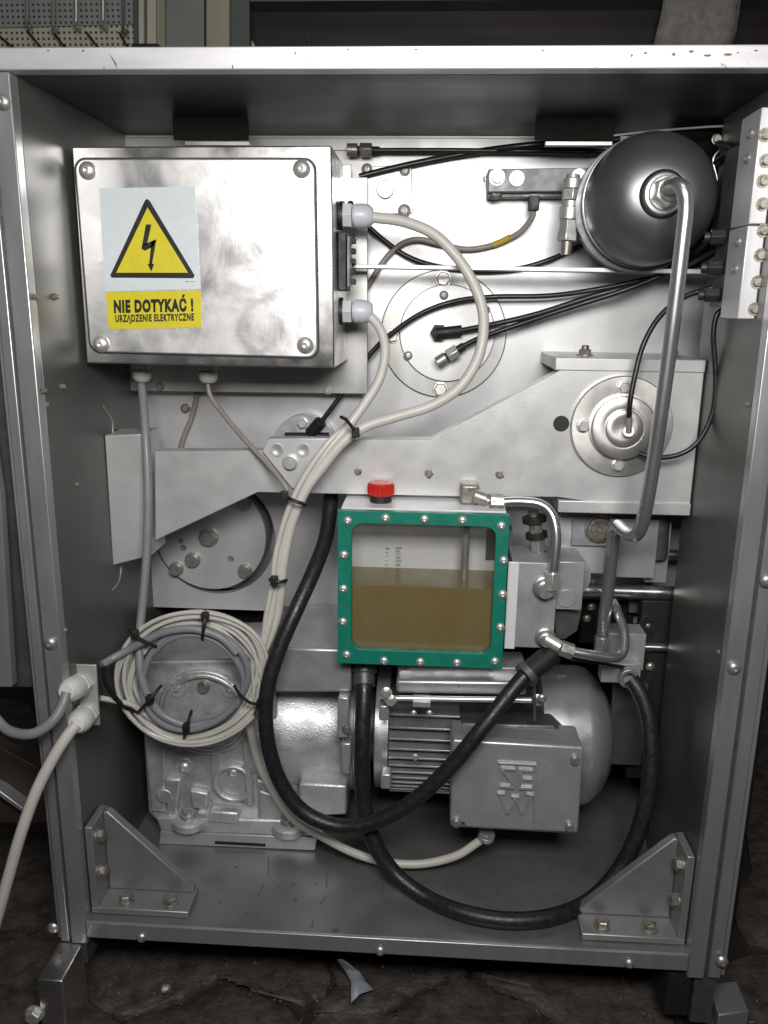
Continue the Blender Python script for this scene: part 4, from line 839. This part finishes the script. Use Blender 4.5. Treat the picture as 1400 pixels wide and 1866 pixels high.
cable('grey_cable', [(258, 700, .185), (262, 740, .17), (266, 800, .15), (270, 900, .135), (268, 1000, .125), (262, 1080, .115), (256, 1140, .105), (254, 1190, .090), (259, 1235, .082), (274, 1275, .079), (300, 1305, .079), (345, 1322, .080), (390, 1316, .081)], 8.2, 'grey_cable', 'thick grey cable hanging from first bottom gland down to the coil')
# cable coil
def coil(name, rads, rpx, m, label, seed, Y0, squash=.90, n=26):
    rr = random.Random(seed); pts = []; tot = len(rads)
    for k, (R, oy) in enumerate(rads):
        nx = rads[min(k + 1, tot - 1)]; ph = rr.uniform(0, 6.28); du, dv = rr.uniform(-6, 6), rr.uniform(-5, 5)
        for i in range(n):
            f = i / n; a = 2 * math.pi * f + .6; g = max(0, (f - .8) / .2)
            Rr = R * (1 - g) + nx[0] * g; yy = oy * (1 - g) + nx[1] * g
            Rr += 3.2 * math.sin(a * 2 + ph) + 2.2 * math.sin(a * 3 + ph * 2)
            bl = min(1, f / .2, (1 - f) / .2); u = 352 + du * bl + Rr * math.cos(a) - .04 * Rr * math.sin(a); v = 1236 + dv * bl + Rr * squash * math.sin(a)
            pts.append(P(u, v, Y0 + yy + .003 * math.sin(a + ph)))
    bm = newbm(); tube(bm, pts, rpx * S(Y0), 9, 2); return mk(name, bm, m, label=label, cat='cable')
rc = random.Random(11); CR = []
for k in range(17): CR.append((138 - 2.0 * ((k * 7) % 17) + rc.uniform(-1.5, 1.5), (.000, .011, .022)[k % 3] + .0006 * ((k * 7) % 17) + rc.uniform(-.001, .001)))
coil('cable_coil', CR, 4.2, 'coil_cable', 'coil of thin off-white cable hung in front of the gear unit', 3, .085)
coil('cable_coil', [(99, .0), (97, .013), (92, .006)], 6.8, 'grey_cable', 'inner coil of thicker grey cable nested inside the white coil', 5, .080)
cable('grey_cable', [(186, 1212, .06), (205, 1200, .072), (235, 1184, .08), (265, 1168, .078), (300, 1152, .077), (350, 1146, .077), (400, 1160, .078), (432, 1190, .079)], 8, 'grey_cable', 'grey cable end running from gland plate into the coil')
cable('white_cable', [(182, 1272, .06), (205, 1276, .068), (240, 1284, .08), (262, 1300, .086), (290, 1320, .09)], 5.5, 'coil_cable', 'off-white cable end running from gland plate under the coil')
cable('black_cable', [(190, 1215, .055), (192, 1240, .055), (205, 1265, .06), (225, 1285, .075), (250, 1296, .085)], 5, 'black_cable', 'thin black lead looping behind the coil beside the gland plate')
cable('white_cable', [(440, 1290, .110), (456, 1330, .120), (466, 1372, .130), (485, 1420, .128), (530, 1488, .118), (590, 1526, .110), (650, 1556, .108), (710, 1572, .108), (770, 1574, .108), (830, 1560, .11), (866, 1538, .112), (880, 1528, .113)], 8.5, 'white_cable', 'off-white motor cable sagging from the coil to terminal box')
cable('grey_cable', [(122, 1262, -.010), (112, 1290, -.02), (92, 1318, -.03), (60, 1337, -.035), (25, 1335, -.03), (0, 1318, -.02), (-25, 1280, -.01), (-60, 1200, 0)], 10.5, 'grey_cable', 'grey cable looping out of upper gland past the left post')
cable('white_cable', [(140, 1320, -.012), (122, 1342, -.02), (95, 1385, -.03), (65, 1445, -.04), (38, 1520, -.05), (15, 1600, -.055), (-10, 1690, -.06), (-40, 1790, -.06)], 12, 'white_cable', 'off-white cable leaving lower gland towards the floor')
BC = 'black air lines'
YK = D - .012
cable('black_cable', [(690, 274, YK - .01), (800, 274, YK - .01), (950, 275, YK - .012), (1090, 276, YK - .012), (1150, 276, YK - .01)], 4, 'black_cable', 'straight thin black air line with brass end along the top')
t = thing('loose_connector', P(655, 284, YK - .01), 'tarnished metal air line connector near the enclosure top corner', 'connector')
bm = newbm(); cyl(bm, P(633, 273, YK - .01), P(652, 273, YK - .01), 10 * S(D), n=16); mk('sleeve', bm, 'bolt_dull', t, bevel=.0005)
bm = newbm(); cyl(bm, P(656, 273, YK - .01), P(678, 273.5, YK - .01), 11.5 * S(D), n=6); mk('nut', bm, 'bolt_dull', t, bevel=.0005)
bm = newbm(); cyl(bm, P(650, 273, YK - .01), P(692, 274, YK - .01), 6 * S(D), n=12); mk('stem', bm, 'black', t)
cable('black_cable', [(655, 322, YK), (690, 313, YK), (760, 297, YK), (860, 278, YK - .004), (960, 265, YK - .02), (1060, 258, YK - .02), (1130, 254, YK - .02)], 5.2, 'black_cable', 'thick black cable rising from the pad towards the tank top')
cable('black_cable', [(668, 410, YK), (700, 438, YK), (740, 466, YK), (790, 484, YK), (860, 493, YK), (940, 490, YK), (1000, 474, YK), (1060, 448, YK), (1110, 425, YK)], 4.4, 'black_cable', 'black cable sagging below the support strip and rising behind the tank')
cable('black_cable', [(572, 785, D - .03), (600, 750, D - .03), (640, 695, D - .028), (675, 645, D - .026), (715, 607, D - .028), (770, 570, D - .03), (830, 549, D - .03), (900, 541, D - .03), (1000, 539, D - .03), (1090, 527, D - .03), (1180, 508, D - .04), (1260, 486, D - .06), (1330, 455, .12)], 4.4, 'black_cable', 'long black cable from rear elbow arching over the bearing cover')
cable('black_cable', [(842, 602, D - .03), (900, 591, D - .034), (980, 572, D - .04), (1080, 540, D - .05), (1180, 512, D - .06), (1250, 470, D - .08), (1290, 440, .16), (1345, 395, .12)], 5, 'black_cable', 'black cable plugged into the bearing cover centre')
cable('black_cable', [(838, 634, D - .034), (880, 614, D - .036), (950, 590, D - .04), (1040, 560, D - .05), (1140, 528, D - .06), (1220, 496, D - .07), (1290, 462, .16), (1345, 425, .12)], 4.8, 'black_cable', 'black cable ending in the loose plug below bearing cover centre')
t = thing('loose_plug', P(812, 668, D - .03), 'small silver cable plug dangling in front of the bearing cover', 'connector')
bm = newbm(); cyl(bm, P(797, 661, D - .034), P(813, 651, D - .034), 10 * S(D), n=16); mk('plug_tip', bm, 'bolt', t, bevel=.0005)
bm = newbm(); cyl(bm, P(816, 649, D - .034), P(834, 638, D - .034), 12 * S(D), n=6); mk('plug_nut', bm, 'zinc', t, bevel=.0005)
bm = newbm(); cyl(bm, P(810, 652, D - .034), P(846, 630, D - .034), 6.5 * S(D), n=12); mk('stem', bm, 'black', t)
cable('black_cable', [(1326, 520, .125), (1285, 528, .13), (1240, 545, .13), (1200, 580, .128), (1172, 630, .125), (1156, 690, .12), (1148, 735, .118), (1146, 760, .122)], 4.6, 'black_cable', 'thin black cable curving down into the polished hub centre')
cable('black_cable', [(1322, 562, .12), (1306, 575, .12), (1300, 610, .12), (1303, 660, .12), (1304, 710, .12), (1296, 760, .12), (1272, 805, .12), (1238, 828, .122), (1195, 834, .128), (1165, 826, .135)], 4.6, 'black_cable', 'thin black cable bowing along right wall round under the hub')
cable('sensor_cable', [(972, 384, D - .034), (968, 400, D - .03), (945, 425, D - .02), (900, 446, YK), (850, 454, YK), (800, 444, YK), (762, 436, YK), (730, 446, YK), (700, 475, YK), (668, 525, YK)], 4.8, 'sensor_cable', 'brownish grey sensor cable with yellow tag curving across the back panel')
o = bpy.data.objects[-1] if False else None
bm = newbm(); tube(bm, [P(930, 432, D - .019), P(915, 440, D - .015), P(900, 446, YK)], 5.4 * S(D), 12, 6); mk('cable_marker', bm, 'tag_yellow', label='small yellow marker sleeve on the brownish sensor cable', cat='marker')
cable('sensor_cable', [(360, 715, D - .006), (356, 735, D - .006), (348, 765, D - .006), (336, 795, D - .006), (328, 822, D - .006)], 4.8, 'sensor_cable', 'short brownish cable below the enclosure left of the thin grey cable')
bm = newbm(); lathe(bm, P(340, 743, D), FR, [(0, 8 * S(D)), (.006, 8 * S(D)), (.008, 5 * S(D))], 12); mk('cable_clip', bm, 'bolt_dull', label='small brown cable clip screwed beside the short brownish cable', cat='clip')
for k, (pts, lab) in enumerate((([(1405, 238, .09), (1375, 252, .10), (1335, 275, .14), (1300, 300, .2)], 'short black cable running behind tank to manifold top screw'),
    ([(1398, 296, .09), (1370, 284, .10), (1340, 270, .13), (1310, 262, .18)], 'short black cable crossing towards the upper tank bracket'),
    ([(1372, 340, .09), (1355, 325, .11), (1335, 300, .15), (1315, 272, .2)], 'short black cable dropping from tank bracket to manifold middle'))):
    cable('black_cable', pts, 6, 'black_cable', lab)
# thick rubber hoses
cable('rubber_hose', [(604, 880, .215), (602, 920, .20), (594, 980, .17), (570, 1045, .13), (538, 1115, .10), (510, 1180, .085), (490, 1245, .075), (484, 1305, .072), (492, 1370, .072), (514, 1430, .072), (552, 1478, .070), (605, 1503, .066), (660, 1504, .062), (715, 1484, .058), (770, 1446, .056), (822, 1396, .056), (872, 1336, .06), (920, 1275, .075), (962, 1226, .09), (1000, 1196, .105)], 15, 'rubber', 'thick black rubber hose looping from behind the arm under the coil up to pump', 'hose', n=20)
cable('rubber_hose', [(664, 1200, .15), (664, 1260, .125), (661, 1330, .108), (660, 1400, .10), (664, 1470, .095), (682, 1535, .085), (720, 1592, .075), (775, 1634, .068), (840, 1662, .064), (920, 1677, .062), (1000, 1672, .064), (1070, 1645, .07), (1124, 1592, .078), (1160, 1525, .086), (1180, 1450, .095), (1186, 1380, .105), (1182, 1310, .118), (1166, 1262, .13), (1150, 1238, .138)], 16, 'rubber', 'thick black rubber hose sagging from the reservoir bottom across the base plate', 'hose', n=20)
t = thing('hose_collar', P(985, 1212, .1), 'black crimped hose collar below the pump block', 'collar')
bm = newbm(); cyl(bm, P(962, 1226, .088), P(1008, 1190, .108), 21 * S(.1)); mk('collar', bm, 'black', t, bevel=.001)
bm = newbm(); cyl(bm, P(955, 1233, .085), P(965, 1224, .089), 24 * S(.1)); mk('clamp_ring', bm, 'dark_steel', t, bevel=.001)
cable('black_cable', [(1040, 1200, .10), (1080, 1206, .12), (1120, 1213, .145), (1165, 1222, .16)], 3.5, 'black_cable', 'very thin black lead under the hooked pipe')
bm = newbm(); cyl(bm, P(664, 1180, .155), P(664, 1226, .14), 25 * S(.15)); cyl(bm, P(664, 1214, .145), P(664, 1250, .13), 21 * S(.14)); mk('hose_ferrule', bm, 'dark_steel', label='dark steel hose ferrule under the green reservoir frame', cat='ferrule', bevel=.001)
# cable ties
def tie(pts, Y, label, r=3.4, head=None):
    t = thing('cable_tie', P(pts[0][0], pts[0][1], Y), label, 'cable tie', 'black cable ties on the wiring')
    bm = newbm(); P3 = [P(u, v, Y + dy) for u, v, dy in pts]; tube(bm, P3, r * S(Y), 6, 4); mk('strap', bm, 'black', t)
    hu, hv = head or pts[0][:2]; bm = newbm(); c = P(hu, hv, Y - .002); q = .0042; box(bm, c.x - q, c.x + q, c.y - q, c.y + q, c.z - q * 1.3, c.z + q * 1.3); mk('head', bm, 'black', t, bevel=.0012)
tie([(374, 1112, .02), (376, 1120, .0), (372, 1140, -.008), (369, 1162, .0), (370, 1166, .015)], .078, 'black cable tie across the top of the cable coil', head=(374, 1124))
tie([(236, 1148, .03), (242, 1155, .0), (262, 1168, -.010), (284, 1178, .0), (290, 1180, .02)], .078, 'black cable tie where the hanging grey cable meets the coil', head=(246, 1156))
tie([(246, 1302, .03), (254, 1296, .0), (272, 1276, -.010), (290, 1254, .0), (294, 1250, .02)], .074, 'black cable tie on the coil beside the gland plate leads', head=(274, 1274))
tie([(336, 1348, .02), (337, 1340, .0), (342, 1320, -.008), (348, 1300, .0), (349, 1296, .02)], .076, 'black cable tie across the bottom of the cable coil', head=(340, 1326))
tie([(428, 1250, .02), (436, 1264, .0), (455, 1280, -.010), (478, 1284, .0), (488, 1282, .03)], .076, 'black cable tie on the coil beside the looping rubber hose', head=(474, 1283))
tie([(622, 760, .03), (630, 764, .0), (640, 776, -.006), (650, 790, .0), (654, 794, .02)], .108, 'black cable tie at the upper end of the white cable bundle', head=(648, 788))
tie([(522, 902, .03), (528, 908, .0), (540, 914, -.006), (553, 918, .0), (556, 920, .02)], .092, 'black cable tie on the white bundle at the arm lower edge', head=(519, 903))
tie([(492, 1056, .02), (496, 1058, .0), (506, 1061, -.006), (518, 1059, .0), (522, 1057, .02)], .088, 'black cable tie on the lower white bundle beside eccentric disc', head=(500, 1058))
# scrap of tape at the floor
bm = newbm(); sp = [[(614, 1748), (622, 1747), (632, 1752)], [(628, 1768), (640, 1764), (655, 1770)], [(640, 1790), (652, 1784), (668, 1790)], [(640, 1828), (656, 1812), (680, 1804)]]
G = [[bm.verts.new(PZ(u, v, ZF + .014 + .004 * ((i + k) % 2) + .03 * (i == 0))) for k, (u, v) in enumerate(row)] for i, row in enumerate(sp)]
for i in range(3):
    for k in range(2): bm.faces.new((G[i][k], G[i][k + 1], G[i + 1][k + 1], G[i + 1][k]))
o = mk('tape_scrap', bm, 'scrap', label='crumpled scrap of grey tape on the stone floor', cat='tape', ang=20)
m_ = o.modifiers.new('t', 'SOLIDIFY'); m_.thickness = .0008
bm = newbm(); bmesh.ops.create_icosphere(bm, subdivisions=2, radius=.006)
rr = random.Random(4)
for v in bm.verts: v.co = v.co * rr.uniform(.7, 1.2) + PZ(302, 1802, ZF + .008)
mk('pebble', bm, 'cast', label='small pale pebble on the stone floor', cat='pebble')

bm = newbm(); rr = random.Random(21)
for k in range(1500):
    u = rr.uniform(-40, 1440); v = rr.uniform(1740, 1880) if 130 < u < 1260 else rr.uniform(1300, 1880); c = PZ(u, v, ZF + .003); q = rr.uniform(.0006, .0022) * (2 if rr.random() < .06 else 1)
    vs = [bm.verts.new(c + V(rr.uniform(-q, q), rr.uniform(-q, q), rr.uniform(-q * .4, q * .8))) for _ in range(4)]
    for f in ((0, 1, 2), (0, 1, 3), (0, 2, 3), (1, 2, 3)): bm.faces.new([vs[i] for i in f])
mk('grit', bm, 'grit', kind='stuff', label='fine grit scattered over the stone floor', cat='grit', smooth=False)
